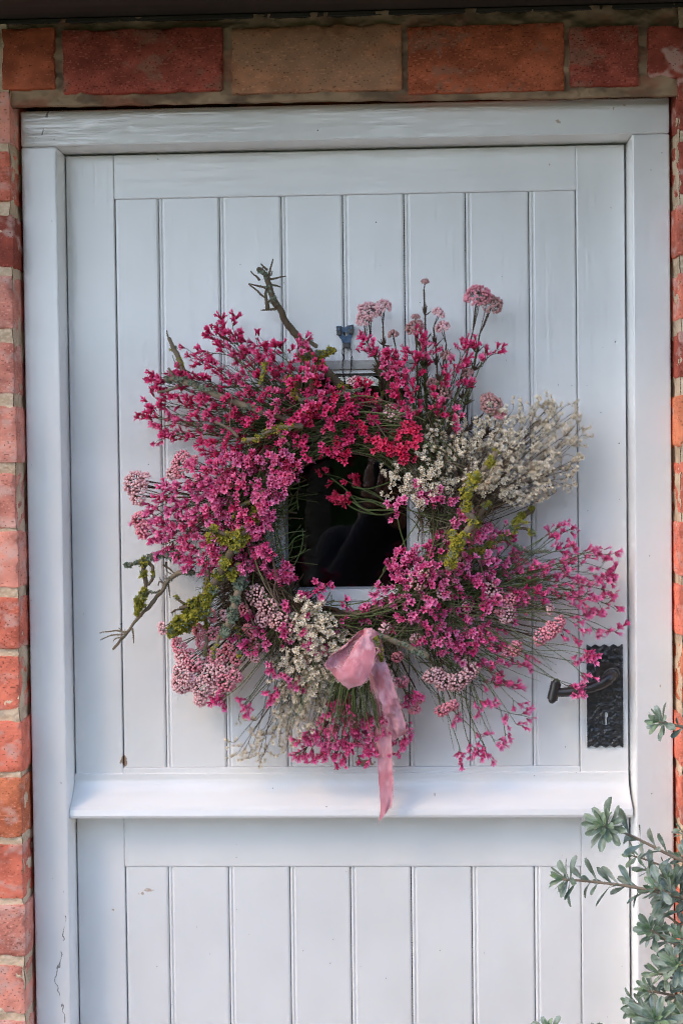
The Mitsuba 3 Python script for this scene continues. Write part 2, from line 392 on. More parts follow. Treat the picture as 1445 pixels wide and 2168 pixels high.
for side, cuts, tones, xe, px in ((-1, left_cuts, left_tone, XL, 30), (1, right_cuts, right_tone, XR, 1430)):
    rows = [(W(px, b, DW)[2], W(px, a, DW)[2], t) for (a, b), t in zip(cuts, tones)]
    z = rows[-1][0]
    while z > .1:
        rows.append((z - .081, z - .018, PINK if len(rows) % 2 else REDDISH)); z -= .081
    rows[-1] = (0.0, rows[-1][1], rows[-1][2])
    for k, (z0, z1, mat) in enumerate(rows):
        x, j = xe + side * (.0015 * math.sin(k * 2.3) + .0006), 0
        while j < 4:
            w = .103 if (j == 0 and k % 2) else .213
            a, b = sorted((x, x + side * w))
            fine = j == 0 and k < 17
            t = mat if j == 0 else (PINK, REDDISH, ORANGE, DEEP)[(k * 5 + j * 3) % 4]
            brick(a, b, z0 - .0025 + .0015 * math.sin(k * 5 + j), z1 + .0025 + .002 * math.sin(k * 3 + j * 2), t, fine)
            x += side * (w + .014); j += 1
# the course over the door
for (p0, p1, top, bot, mat) in ((-330, -12, 58, 190, SMEARED), (2, 117, 58, 187, 'brick_burnt'), (131, 472, 60, 192, SMEARED), (488, 852, 52, 190, TAN),
                                      (862, 1195, 50, 190, 'brick_burnt'), (1204, 1352, 54, 180, SMEARED), (1370, 1700, 50, 158, DEEP)):
    a, b = W(p0, top, DW), W(p1, bot, DW)
    brick(a[0], b[0], b[2], W((p0 + p1) / 2, top, DW)[2], mat, True)

# mortar: a rough bed behind the brick faces
mm = MB()


def mort(p, amp=.0055, f=60, seed=2): return (meshkit.fbm(p * f, 4, seed) - .5) * 2 * amp


for side, xe in ((-1, XL), (1, XR)):
    zs = np.arange(.7, ZT + .002, .0045)

    def front(u, v):
        p = np.stack([xe + side * (u + .003), np.full_like(u, DW + .0036), v], 1)
        p[:, 1] -= mort(p, .0046, 85); p[:, 0] -= side * mort(p + 5, .003) * (u < .004)
        return p

    def jamb(u, v):
        p = np.stack([np.full_like(u, xe + side * .0022), DW + .0036 + u, v], 1)
        p[:, 0] -= side * mort(p + 5, .0030)
        p[:, 1] -= mort(p, .0046, 85) * (u < .001)
        return p
    mm.add(*grid(np.arange(0, .13, .0045), zs, front)); mm.add(*grid(np.arange(0, .1, .0045), zs, jamb))
    mm.add(*grid(np.array([.12, 1.2]), np.array([0, ZT]), lambda u, v: np.stack([xe + side * u, np.full_like(u, DW + .009), v], 1)))
    mm.add(*grid(np.array([.003, .13]), np.array([0, .71]), lambda u, v: np.stack([xe + side * u, np.full_like(u, DW + .006), v], 1)))
    mm.add(*grid(np.array([.0, .1]), np.array([0, .71]), lambda u, v: np.stack([np.full_like(u, xe + side * .004), DW + .006 + u, v], 1)))
put('mortar', mm.mesh(), 'mortar', 'brick_wall', smooth=True)
mm = MB()
ZH = W(722, 209, DW)[2] + .001                                    # underside of the mortar over the door head


def zlow(x): return W(722, 210, DW)[2] + 0 * x - .0118 * 0 + np.interp(x, [-.42, -.2, 0, .2, .42], [W(40, 222, DW)[2], W(350, 216, DW)[2], W(722, 209, DW)[2], W(1060, 206, DW)[2], W(1410, 200, DW)[2]]) - W(722, 210, DW)[2]


def head_front(u, v):
    z0 = zlow(u)
    p = np.stack([u, np.full_like(u, DW + .0064), z0 + v * (ZT + .004 - z0)], 1)
    p[:, 1] -= mort(p, .0070, 66); p[:, 2] += (meshkit.fbm(p * 45, 3, 8) - .5) * .006 * (v < .02)
    return p


def head_under(u, v):
    p = np.stack([u, DW + .0064 + v, zlow(u)], 1)
    p[:, 1] -= mort(p, .0070, 66) * (v < .001); p[:, 2] += (meshkit.fbm(p * 45, 3, 8) - .5) * .006 + np.clip((v - .010) * 2.2, 0, .032)
    return p


mm.add(*grid(np.arange(-.47, .475, .0045), np.linspace(0, 1, 30), head_front)); mm.add(*grid(np.arange(-.47, .475, .0045), np.arange(0, .14, .005), head_under))
mm.add(*grid(np.array([.46, 1.6]), np.array([1.97, ZT]), lambda u, v: np.stack([u, np.full_like(u, DW + .010), v], 1)))
mm.add(*grid(np.array([-1.6, -.46]), np.array([1.97, ZT]), lambda u, v: np.stack([u, np.full_like(u, DW + .010), v], 1)))
put('mortar', mm.mesh(), 'mortar_stained', 'brick_wall', smooth=True, label='brown stained mortar of the course over the door')
for side in (-1, 1):
    a, b = sorted((side * 1.32, side * 4.0))
    put('far_brickwork', trimesh.creation.box(bounds=[(a, DW + .002, 0), (b, .2, ZT)]), 'far_brick', 'brick_wall')
    a, b = sorted((side * 3.8, side * 4.0))
    put('far_brickwork', trimesh.creation.box(bounds=[(a, .2, 0), (b, 4.0, ZT)]), 'far_brick', 'brick_wall')

# hedge and trees across the lawn
thing('hedge_001', 'tall dark conifer hedge standing nearer the house on the right of the lawn', 'hedge')
put('foliage', hedge_mesh(1.0, 11.0, -9.4, -8.2, 4.6, 9), 'hedge_green', 'hedge_001')
thing('hedge', 'clipped green hedge along the far side of the lawn', 'hedge')
put('foliage', hedge_mesh(-30, 30, -18.4, -16.6, 2.75, 5), 'hedge_green', 'hedge')
for i_, (x, y, h, cr, tr, n, lab) in enumerate(((-.78, -12.3, 7.5, 1.7, .15, 5000, 'slender tree standing alone on the lawn in front of the hedge'), (2.9, -7.6, 6.0, 1.7, .14, 9000, 'broad tree nearest the path on the right side of the lawn'),
                                                (5.4, -6.6, 6.6, 1.9, .16, 9000, 'tall tree at the right edge of the lawn'), (4.3, -10.5, 7.5, 2.1, .18, 8000, 'largest tree behind the two right-hand trees'))):
    k_ = 'tree' if not i_ else f'tree_{i_:03d}'
    thing(k_, lab, 'tree', 'trees on the lawn')
    leafy_tree(k_, x, y, h, cr, tr, n, 50 + i_)

# the photographer, mirrored in the pane
PX, PY = .0685, -2.10


def limb(*js):
    """Bones between joints (x, y, z, radius): hulls of spheres joined into one solid."""
    out = manifold3d.Manifold()
    for a, b in zip(js[:-1], js[1:]):
        s = [manifold3d.Manifold.sphere(q[3], 20).translate([float(c) for c in q[:3]]) for q in (a, b)]
        out = out + manifold3d.Manifold.batch_hull(s)
    return out


def soften(mf, step, rounds=8):
    m = tri(mf.refine_to_length(step)); m.merge_vertices()
    trimesh.smoothing.filter_taubin(m, lamb=.5, nu=.52, iterations=rounds)
    return m


PE = thing('person', 'person in a dark coat taking a photograph of the door with both hands raised', 'person')
hz = 1.505
head = manifold3d.Manifold.sphere(1, 40).scale([.074, .094, .115]).translate([PX, PY + .008, hz + .01]) + limb((PX, PY + .05, hz - .07, .045), (PX, PY + .062, hz - .085, .030))
head = head + limb((PX, PY + .098, hz + .005, .009), (PX, PY + .112, hz - .030, .013)) + limb((PX - .02, PY + .088, hz - .058, .008), (PX + .02, PY + .088, hz - .058, .008))
for s in (-1, 1):
    head = head + manifold3d.Manifold.sphere(1, 20).scale([.008, .018, .030]).translate([PX + s * .074, PY - .005, hz]) - manifold3d.Manifold.sphere(.013, 20).translate([PX + s * .031, PY + .098, hz + .012])
head = head + limb((PX, PY - .02, hz - .06, .052), (PX, PY - .03, hz - .19, .060))
skin = head


def hand(w, palm_to, side, curl):
    """A palm with four bent fingers and a thumb, closing on what lies in the curl direction."""
    w, f, c, s = np.asarray(w, float), unit(np.array(palm_to, float)), unit(np.array(curl, float)), unit(np.array(side, float))
    J = lambda p, r: (*p, r)
    o = limb(J(w - f * .03, .024), J(w + f * .035 + s * .022, .017)) + limb(J(w + f * .01, .022), J(w + f * .04 - s * .026, .016)) + limb(J(w + f * .045 + s * .026, .014), J(w + f * .045 - s * .028, .013))
    for k, (off, L) in enumerate(((.027, .070), (.009, .078), (-.010, .073), (-.027, .058))):
        a = w + f * .05 + s * off; b = a + f * L * .42 + c * L * .12; d = b + f * L * .18 + c * L * .34; e = d - f * L * .05 + c * L * .30
        o = o + limb(J(a, .0095), J(b, .009), J(d, .0082), J(e, .0072))
    a = w + s * .022 + f * .005; b = a + s * .026 + f * .022 + c * .014; d = b + f * .026 + c * .022 + s * .002
    return o + limb(J(a, .0125), J(b, .0110), J(d, .0090))


CAMZ = 1.4958
skin = skin + hand((PX + .098, PY + .095, CAMZ - .045), (-.25, .75, .55), (-.55, -.15, .8), (-.75, .1, .1)) + hand((PX - .060, PY + .100, CAMZ - .085), (.30, .75, .30), (-.9, .35, .15), (.15, .15, .95))
put('body', soften(skin, .008, 6), 'skin', PE, smooth=True)
coat = limb((PX - .10, PY - .03, 1.27, .095), (PX + .10, PY - .03, 1.27, .095)) + manifold3d.Manifold.batch_hull([manifold3d.Manifold.sphere(r, 24).translate([PX + x, PY - .03 + y, z]) for x, y, z, r in ((-.11, 0, 1.25, .09), (.11, 0, 1.25, .09), (-.08, 0, .95, .11), (.08, 0, .95, .11), (-.10, 0, .72, .11), (.10, 0, .72, .11), (0, -.01, 1.36, .06))])
for s, wr in ((1, (PX + .105, PY + .075, CAMZ - .075)), (-1, (PX - .075, PY + .070, CAMZ - .110))):
    coat = coat + limb((PX + s * .165, PY - .03, 1.285, .072), (PX + s * .235, PY + .03, 1.07, .056), (wr[0], wr[1], wr[2] - .02, .040))
put('coat', soften(coat, .022), 'coat_cloth', PE, smooth=True)
leg = manifold3d.Manifold()
for s in (-1, 1): leg = leg + limb((PX + s * .085, PY - .03, .86, .092), (PX + s * .10, PY - .02, .47, .062), (PX + s * .11, PY - .04, .09, .045))
put('trousers', soften(leg, .02), 'trouser_cloth', PE, smooth=True)
for s in (-1, 1):
    put('boot', soften(limb((PX + s * .11, PY - .05, .10, .052), (PX + s * .11, PY - .06, .045, .044), (PX + s * .12, PY + .13, .036, .035)), .014), 'boot_leather', PE, smooth=True)
hair = manifold3d.Manifold.sphere(1, 40).scale([.086, .106, .124]).translate([PX, PY - .006, hz + .018])
for s in (-1, 1): hair = hair + limb((PX + s * .066, PY - .02, hz, .030), (PX + s * .085, PY - .01, hz - .14, .034), (PX + s * .095, PY + .03, hz - .30, .026))
hair = hair + limb((PX, PY - .06, hz, .06), (PX, PY - .09, hz - .2, .07)) - manifold3d.Manifold.sphere(1, 40).scale([.070, .10, .125]).translate([PX, PY + .075, hz - .02])
put('hair', soften(hair, .012, 5), 'red_hair', PE, smooth=True)
for s in (-1, 1):
    e_ = trimesh.creation.icosphere(2, .0115); e_.apply_translation([PX + s * .031, PY + .087, hz + .012]); put('eye', e_, 'eye_white', PE, smooth=True)
CA = thing('camera', 'black camera held in front of the photographer', 'camera')
put('camera_body', rbox(PX - .068, PX + .068, PY + .118, PY + .165, CAMZ - .048, CAMZ + .040, .008), 'camera_black', CA)
put('viewfinder', rbox(PX - .026, PX + .026, PY + .112, PY + .160, CAMZ + .039, CAMZ + .062, .007), 'camera_black', CA)
lens = trimesh.creation.revolve(np.array([(0, 0), (.033, 0), (.033, .030), (.030, .034), (.030, .045), (.026, .045), (.024, .038), (0, .036)]), sections=36)
lens.apply_transform(np.array([[1, 0, 0, PX], [0, 0, 1, PY + .1655], [0, -1, 0, CAMZ], [0, 0, 0, 1.0]]))
put('lens', lens, 'camera_black', CA, smooth=35)

# roof and eaves over the door
thing('roof', 'dark timber eaves running along the top of the brick wall', 'roof')
ev = MB()
put('soffit', rbox(-4.1, 4.1, DW - .31, .3, ZT + .006, ZT + .03, .002), 'dark_timber', 'roof')
put('wall_plate', rbox(-4.1, 4.1, DW + .004, .3, ZT - .001, ZT + .005, .001), 'dark_timber', 'roof')
put('fascia', rbox(-4.1, 4.1, DW - .335, DW - .31, ZT - .0, ZT + .16, .003), 'dark_timber', 'roof')
v = np.array([(-4.2, DW - .38, ZT + .13), (4.2, DW - .37, ZT + .13), (4.2, 2.0, ZT + 2.0), (-4.2, 2.0, ZT + 2.0), (4.2, 4.2, ZT + .13), (-4.2, 4.2, ZT + .13)])
put('tiled_slope', trimesh.Trimesh(v, [(0, 1, 2), (0, 2, 3), (3, 2, 4), (3, 4, 5), (1, 4, 2), (0, 3, 5)], process=False), 'roof_tile', 'roof')

# the dark room behind the pane
hall = trimesh.creation.box(bounds=[(-1.0, .09, 0.002), (1.0, 3.4, 2.08)]); hall.invert()
hm = trimesh.util.concatenate([trimesh.creation.box(bounds=b) for b in ([(-1.1, .12, .002), (-1.0, 3.5, 2.1)], [(1.0, .12, .002), (1.1, 3.5, 2.1)], [(-1.0, 3.4, .002), (1.0, 3.5, 2.1)], [(-1.1, .12, 2.1), (1.1, 3.5, 2.14)])])
put('hallway', hm, 'dark_wall'); labels['hallway'] = {'kind': 'structure'}

# ------------------------------------------------------------------ door frame
thing('door_frame', 'white painted timber door frame set back in the brick opening', 'door frame')
FL, FR, FiL, FiR, FT, FiT = -.4133, .4163, -.3674, .3690, 1.9717, 1.9261
put('head', rbox(FL, FR, DF, .05, FiT, FT, .0022), 'paint_head', 'door_frame')
put('post', rbox(FL, FiL, DF + .0006, .05, 0, FiT - .0006, .0022), 'paint_z', 'door_frame', label='left post with a long crack in the paint near the bottom')
put('post', rbox(FiR, FR, DF + .0006, .05, 0, FiT - .0006, .0022), 'paint_z', 'door_frame')
put('door_stop', rbox(FiL + .0002, FiL + .014, .046, .060, 0, FiT, .001), 'paint_z', 'door_frame')
put('door_stop', rbox(FiR - .014, FiR - .0002, .046, .060, 0, FiT, .001), 'paint_z', 'door_frame')
put('packing', rbox(FL + .01, FR - .01, -.012, .05, FT + .001, FT + .05, .001), 'dark_timber', 'door_frame')

# ------------------------------------------------------------------ stable door: two leaves
LL, LR = -.3658, .3662
PL, PR = -.3021, .3035
PT, PB, BT, QT = 1.8651, 1.1105, 1.103, .9773
ZB = W(740, 1734, -.04)[2]
ZS = ZB + .012                                                    # the split between the leaves
TH = .042
A = thing('stable_door', 'upper leaf of the white stable door, boarded, with a small window and black handle', 'door')
B = thing('stable_door_001', 'lower leaf of the white stable door, below the weather bar', 'door')
G = .00035
WX0, WX1, WZ0, WZ1 = W(577, 1100)[0], W(892, 1100)[0], W(735, 1273)[2], W(735, 781)[2]   # window frame outside
put('stile', rbox(LL, PL - G, 0, TH, ZS, 1.923, .0013), 'paint_z', A)
put('stile', rbox(PR + G, LR, 0, TH, ZS, 1.923, .0013), 'paint_z', A)
put('rail', rbox(PL, PR, .0002, TH, PT, 1.923, .0013), 'paint_x', A)
put('rail', rbox(PL, PR, .0002, TH, ZS, PB, .0013), 'paint_x', A)
put('stile', rbox(LL, PL - G, 0, TH, .015, ZS - .003, .0013), 'paint_z', B)
put('stile', rbox(PR + G, LR, 0, TH, .015, ZS - .003, .0013), 'paint_z', B)
put('rail', rbox(PL, PR, .0002, TH, QT, ZS - .003, .0013), 'paint_x', B)
put('rail', rbox(PL, PR, .0002, TH, .015, .22, .0013), 'paint_x', B)


def board(x0, x1, z0, z1, bead=True, wob=0):
    """A match board: a bead and a quirk on its left edge, a chamfer on its right."""
    f0 = .0016                                                    # set back from the rails
    pts = [(x0 + .0006, f0 + .006), (x0 + .0006, f0 + .0032)]
    if bead:
        for t in np.linspace(0, 1, 6): pts.append((x0 + .0012 + .0036 * t, f0 + .0026 - .0022 * math.sin(math.pi * t) ** .8))
        pts += [(x0 + .0053, f0 + .0026), (x0 + .0058, f0 + .0026), (x0 + .0068, f0 + .0004)]
    else: pts += [(x0 + .0018, f0 + .0004)]
    pts += [(x0 + .008 if bead else x0 + .004, f0), (x1 - .0032, f0), (x1 - .0018, f0 + .0005), (x1 - .0006, f0 + .0028), (x1 - .0004, f0 + .006), (x1 - .0004, f0 + .018), (x0 + .0006, f0 + .018)]
    m = trimesh.creation.extrude_polygon(Polygon(pts), z1 - z0, engine='earcut')
    m.apply_translation([0, 0, z0])
    return m


gx = [334, 463, 594, 724, 854, 984, 1118]
xs = [PL] + [W(g, 410)[0] for g in gx] + [PR]
for i in range(8):
    a, b = xs[i], xs[i + 1]
    m = board(a, b, PB + .0004, PT - .0004, i > 0)
    if a < WX1 and b > WX0: m = cut(m, WX0 - .0005, WX1 + .0005, -.1, .1, WZ0 - .0005, WZ1 + .0005)
    put('board', m, 'paint_z', A)
    put('board', board(a, b, .22 + .0004, QT - .0004, i > 0), 'paint_z', B)
# weather bar: a swept moulding
prof = [(0.0, BT), (-.003, BT - .0003)]
for t in np.linspace(0, 1, 12): prof.append((-.003 - .027 * t ** 2.5, BT - .002 - .034 * t))
z2 = prof[-1][1]
prof += [(-.0325, z2 - .0025), (-.0350, z2 - .005), (-.0362, z2 - .009), (-.0367, ZB + .004), (-.0358, ZB + .0015), (-.034, ZB), (0.0, ZB + .002)]
m = trimesh.creation.extrude_polygon(Polygon(prof), .3655 - (-.3668), engine='earcut')
m.apply_transform(np.array([[0, 0, 1, -.3668], [1, 0, 0, -.0003], [0, 1, 0, 0], [0, 0, 0, 1.0]]))
put('weather_bar', m, 'paint_x', A, smooth=28)

# the little window
bw, gy = .0155, .009
win = rbox(WX0, WX1, -.0015, .03, WZ0, WZ1, .002)
GX0, GX1, GZ0, GZ1 = WX0 + bw, WX1 - bw, WZ0 + bw, WZ1 - .006
win = cut(win, GX0, GX1, -.1, .1, GZ0, GZ1)
wkey = put('window', win, 'paint_z', A)
put('pane', trimesh.Trimesh([(GX0, gy + .004, GZ0), (GX1, gy + .004, GZ0), (GX1, gy + .004, GZ1), (GX0, gy + .004, GZ1)], [(0, 1, 2), (0, 2, 3)], process=False), 'pane_glass', wkey)
pf = Polygon([(GX0, GZ0), (GX1, GZ0), (GX1, GZ1), (GX0, GZ1)]).difference(sbox(GX0 + .0042, GZ0 + .003, GX1 - .0042, GZ1 - .003))
m = trimesh.creation.extrude_polygon(pf, .003, engine='earcut')
m.apply_transform(np.array([[1, 0, 0, 0], [0, 0, 1, gy - .001], [0, 1, 0, 0], [0, 0, 0, 1.0]]))
put('putty', m, 'putty', wkey)
a, b = W(560, 768), W(905, 781)
put('drip_strip', rbox(a[0], b[0], -.006, .004, b[2] + .0004, a[2] + .0012, .001), 'drip_strip', wkey)

# black iron handle and its plate
hp = [W(1240, 1363), W(1316, 1363), W(1316, 1583), W(1240, 1583)]
px0, px1, pz0, pz1 = hp[0][0], hp[1][0], hp[2][2], hp[0][2]
edge = []
for x in np.linspace(0, 1, 41): edge.append((px0 + (px1 - px0) * x, pz1 - .0022 + .0014 * math.cos(x * 2 * math.pi * 4) ))
for x in np.linspace(1, 0, 41): edge.append((px0 + (px1 - px0) * x, pz0 + .0022 - .0014 * math.cos(x * 2 * math.pi * 4)))
kh = W(1279, 1513); kx, kz = kh[0], kh[2]
hole = union_all([Point(kx, kz).buffer(.0042), Polygon([(kx - .0022, kz), (kx + .0022, kz), (kx + .0028, kz - .0135), (kx - .0028, kz - .0135)])])
m = trimesh.creation.extrude_polygon(Polygon(edge).difference(hole), .0032, engine='earcut')
RXZ = np.array([[1, 0, 0, 0], [0, 0, 1, -.0036], [0, 1, 0, 0], [0, 0, 0, 1.0]])
m.apply_transform(RXZ)
hk = put('handle_plate', m, 'iron', A)
slot = trimesh.creation.box(bounds=[(kx - .0042, -.0006, kz - .0130), (kx + .0004, -.0002, kz + .0035)])
put('keyhole', slot, 'dark_wall', hk)
bc = W(1284, 1425)
boss = trimesh.creation.revolve(np.array([(0, 0), (.0155, 0), (.0155, .003), (.012, .006), (.0095, .012), (.0085, .022), (0, .024)]), sections=32)
boss.apply_transform(np.array([[1, 0, 0, bc[0]], [0, 0, -1, -.0034], [0, 1, 0, bc[2]], [0, 0, 0, 1.0]]))
put('boss', boss, 'iron_smooth', hk, smooth=35)
lv = spline([W(1297, 1424, -.026), W(1291, 1432, -.036), W(1277, 1444, -.041), W(1250, 1455, -.042), W(1215, 1463, -.041), W(1185, 1466, -.040), W(1172, 1464, -.040)], 28)
t = np.linspace(0, 1, 28)
lever = MB()
lever.add(*tube(lv, .0080 - .0026 * t + .0004 * np.sin(t * 3), 14))
cyl = trimesh.creation.cylinder(radius=.0066, height=.022, sections=20)
e = W(1172, 1463, -.040)
cyl.apply_transform(np.array([[1, 0, .25, e[0]], [0, 1, 0, e[1]], [-.25, 0, 1, e[2]], [0, 0, 0, 1.0]]))
lever.add(cyl.vertices, cyl.faces)
for s in (-1, 1):
    c2 = trimesh.creation.icosphere(2, .0048); c2.apply_translation([e[0] + s * .0028, e[1], e[2] + s * .0115]); lever.add(c2.vertices, c2.faces)
put('lever', lever.mesh(), 'iron_smooth', hk, smooth=50)
for (sx, sy) in ((1253, 1377), (1303, 1377), (1253, 1570), (1303, 1570)):
    c = W(sx, sy, -.0045); s_ = trimesh.creation.icosphere(2, .0034); s_.apply_scale([1, .45, 1]); s_.apply_translation(c); put('screw', s_, 'iron_smooth', hk, smooth=True)

# the hook the wreath hangs from
H = thing('wreath_hanger', 'small blue metal hanger with a heart cut-out, fixed above the door window', 'hanger')


def pxpoly(pts, Y): return [(W(x, y, Y)[0], W(x, y, Y)[2]) for x, y in pts]


body = Polygon(pxpoly([(711, 690), (722, 690), (724, 692), (729, 693), (735, 690), (736, 689), (748, 687), (749, 699), (748, 706), (744, 713), (742, 724), (741, 737), (726, 738), (725, 727), (722, 719), (714, 709), (712, 702)], -.004))
hc = W(731, 707, -.004); t = np.linspace(0, 2 * math.pi, 40)
heart = Polygon([(hc[0] + .00024 * 16 * math.sin(a) ** 3, hc[2] + .00024 * (13 * math.cos(a) - 5 * math.cos(2 * a) - 2 * math.cos(3 * a) - math.cos(4 * a))) for a in t])
m = trimesh.creation.extrude_polygon(body.difference(heart), .0014, engine='earcut')
M_ = RXZ.copy(); M_[1, 3] = -.0042; m.apply_transform(M_)
put('plate', m, 'hanger_metal', H)
for (x0, y0, x1, y1) in ((712, 692, 722, 710), (738, 689, 748, 707)):
    a, b = W(x0, y0, -.006), W(x1, y1, -.006)
    put('clip', rbox(a[0], b[0], -.0075, -.0044, b[2], a[2], .0006), 'iron_smooth', H)
    c = W((x0 + x1) / 2, y0 + 5, -.0078); put('rivet', rbox(c[0] - .0016, c[0] + .0016, -.009, -.0077, c[2] - .0016, c[2] + .0016, .0004), 'hanger_metal', H)
a, b = W(725, 726, -.006), W(741, 738, -.006)
put('hook', rbox(a[0], b[0], -.0095, -.0044, b[2], a[2], .0012), 'iron_smooth', H)
wire = MB()
for pts in ([(726, 737), (724, 748), (727, 757), (725, 765), (725, 785), (727, 800), (729, 830)], [(741, 736), (744, 745), (743, 752), (746, 757), (744, 768), (742, 785), (739, 800), (735, 830)], [(744, 755), (742, 765), (743, 778), (739, 800), (736, 832)], [(725, 750), (728, 757), (724, 764)]):
    wire.add(*tube(spline([W(x, y, -.008 - .0006 * k) for k, (x, y) in enumerate(pts)], 24), .0006, 5))
put('wire', wire.mesh(), 'wire_metal', H, smooth=True, label='dark twisted wire loop that holds the wreath')

#WREATH#
# ------------------------------------------------------------------ the wreath
STEMS = []
WR = thing('wreath', 'dried wreath of pink and white flowers with lichened twigs, hanging on the white door', 'wreath')
CX, CY = 735, 1112                                                # its centre in the survey
C0 = W(CX, CY, 0)


def floret(r, tube_len, petals, flare, rough):
    """A papery star flower along +z: (vertices, faces, 0..1 from throat to petal tip, -1 on the calyx)."""
    v, f, t = [], [], []
    n = 5
    a0 = np.arange(n) * 2 * math.pi / n
    for z, rr, tt in ((0, .16 * r, -1), (tube_len * .55, .30 * r, -.45), (tube_len, .36 * r, .15)):
        for a in a0: v.append((rr * math.cos(a), rr * math.sin(a), z)); t.append(tt)
    for k in range(2):
        for i in range(n):
            a, b, c, d = k * n + i, k * n + (i + 1) % n, (k + 1) * n + (i + 1) % n, (k + 1) * n + i
            f += [(a, b, c), (a, c, d)]
    for i in range(petals):
        a = 2 * math.pi * (i + rng.uniform(-.15, .15)) / petals
        w = rng.uniform(.42, .6); fl = flare + rng.uniform(-rough, rough); L = rng.uniform(.85, 1.12)
        i0 = len(v)
        def P(rad, ang, z): v.append((rad * math.cos(ang), rad * math.sin(ang), z))
        P(.30 * r, a - .55, tube_len * .95); P(.30 * r, a + .55, tube_len * .95)
        z1 = tube_len + .42 * r * fl + rng.uniform(-.06, .06) * r
        P(.70 * r * L, a + w, z1 + rng.uniform(-.1, .1) * r); P(.70 * r * L, a - w, z1 + rng.uniform(-.1, .1) * r)
        P(1.02 * r * L, a + rng.uniform(-.12, .12), tube_len + .6 * r * fl + rng.uniform(-.2, .2) * r)
        P(.62 * r * L, a, z1 - .10 * r)
        t.extend([.15, .15, .75, .75, 1.0, .55])
        f += [(i0, i0 + 1, i0 + 5), (i0 + 1, i0 + 2, i0 + 5), (i0 + 3, i0, i0 + 5), (i0 + 2, i0 + 4, i0 + 5), (i0 + 4, i0 + 3, i0 + 5)]
    return np.array(v), np.array(f), np.array(t)


PINKF = [floret(.0051, .0054, 5, .9, .5) for _ in range(9)] + [floret(.0046, .0060, 5, 1.5, .4) for _ in range(4)] + [floret(.0026, .0070, 4, 2.2, .3) for _ in range(3)]
WHITEF = [floret(.0029, .0026, 5, 1.0, .7) for _ in range(8)]
_ico = trimesh.creation.icosphere(1, 1.0)
ICO = (np.array(_ico.vertices), np.array(_ico.faces))
_oct = trimesh.creation.icosphere(0, 1.0)


def tint(c, s): return np.clip(np.asarray(c) * rng.uniform(1 - s, 1 + s) * (1 + rng.uniform(-.04, .04, 3)), 0, 1)


def add_floret(mb, tmpl, p, axis, size, throat, tip, calyx):
    v, f, t = tmpl[rng.integers(len(tmpl))]
    R = frame_of(axis, rng.uniform(0, 6.28))
    tt = t[:, None]
    c = np.where(tt < 0, np.asarray(calyx) * (-tt) + np.asarray(throat) * (1 + tt), np.asarray(throat) * (1 - tt) + np.asarray(tip) * tt)
    mb.add((v * size) @ R.T + p, f, c)


GREENS = [np.array(c) for c in ((.055, .080, .022), (.090, .118, .038), (.042, .055, .020), (.115, .125, .055))]
BROWNS = [np.array(c) for c in ((.095, .060, .034), (.14, .095, .055), (.058, .038, .026), (.18, .125, .072))]
CRIMSON = ((.55, .012, .088), (.80, .120, .295), (.20, .035, .045), 'crimson')
ROSE = ((.62, .030, .150), (.87, .270, .460), (.22, .05, .06), 'rose')
MAGENTA = ((.62, .045, .205), (.89, .360, .580), (.22, .06, .07), 'magenta')
SCARLET = ((.65, .015, .075), (.85, .115, .240), (.25, .04, .04), 'scarlet')
DEEPPINK = ((.60, .026, .165), (.85, .240, .460), (.14, .09, .05), 'deep_pink')


def pink_sprig(root, tip, pal, n, spread=.013, size=1.0, face=.55, bend=None, stemc=None, thick=1.0, name='pink_sprig'):
    """One stem of statice: a thin stalk that forks near its end into short one-sided spikes of florets."""
    stem, fl = MB(), MB()
    if stemc is None: STEMS.append((root, tip, GREENS[rng.integers(4)] if rng.uniform() < .75 else BROWNS[rng.integers(4)]))
    d = tip - root; L = np.linalg.norm(d); u = d / L
    side = unit(np.cross(u, [0, -1, 0]))
    mid = (root + tip) / 2 + side * L * (rng.uniform(-.18, .18) if bend is None else bend) + np.array([0, -1, 0]) * L * rng.uniform(-.02, .10)
    sc = GREENS[rng.integers(4)] if stemc is None else stemc
    P = bez(root, mid, tip - u * .004, 11); tt = np.linspace(0, 1, 11)[:, None]
    P = P + (side * rng.normal() + np.array([0, .5, 0]) * rng.normal()) * L * .022 * np.sin(tt * math.pi * rng.integers(2, 4))
    stem.add(*tube(P, np.linspace(.00078, .0005, 11) * thick, 4, False), tint(sc, .2))
    n *= 1.32; k = max(2, int(round(n / 2.8)))
    end = unit(P[-1] - P[-3])
    for b in range(k):
        s = rng.uniform(.0, .55) if b else 0.0
        q = P[-1] - end * s * min(.045, L * .4)
        o = unit(rng.normal(size=3) * np.array([1, .55, 1]))
        o = unit(o - end * (o @ end))
        dirn = unit(end * rng.uniform(.6, 1.1) + o * rng.uniform(.35, 1.0) + np.array([0, -.25, .08]))
        bl = spread * rng.uniform(.55, 1.25) * (1 + s)
        e = q + dirn * bl
        stem.add(*tube(bez(q, q + end * bl * .4, e, 4), .00042 * thick, 3, False), tint(sc, .2))
        m = max(2, int(round(n / k + rng.uniform(-.8, .8))))
        for i in range(m):
            p = e + dirn * (i - m / 2) * .0036 + o * rng.normal() * .0012 + rng.normal(size=3) * .0014
            ax = unit(dirn * .75 + end * .25 + np.array([0, -face, 0]) + rng.normal(size=3) * .42)
            g = rng.uniform(.8, 1.1)
            fade = rng.uniform(0, .35)
            if rng.uniform() < .09: g *= .8; fade = .9
            add_floret(fl, PINKF, p, ax, size * rng.uniform(.62, 1.18), np.array(pal[0]) * g, np.minimum(1, np.array(pal[1]) * (.9 + .2 * g) * (1 - fade) + np.array(pal[0]) * fade), pal[2])
    key = put(name, stem, 'plant', WR)
    put('blossom', fl, 'petal_' + pal[3], key)


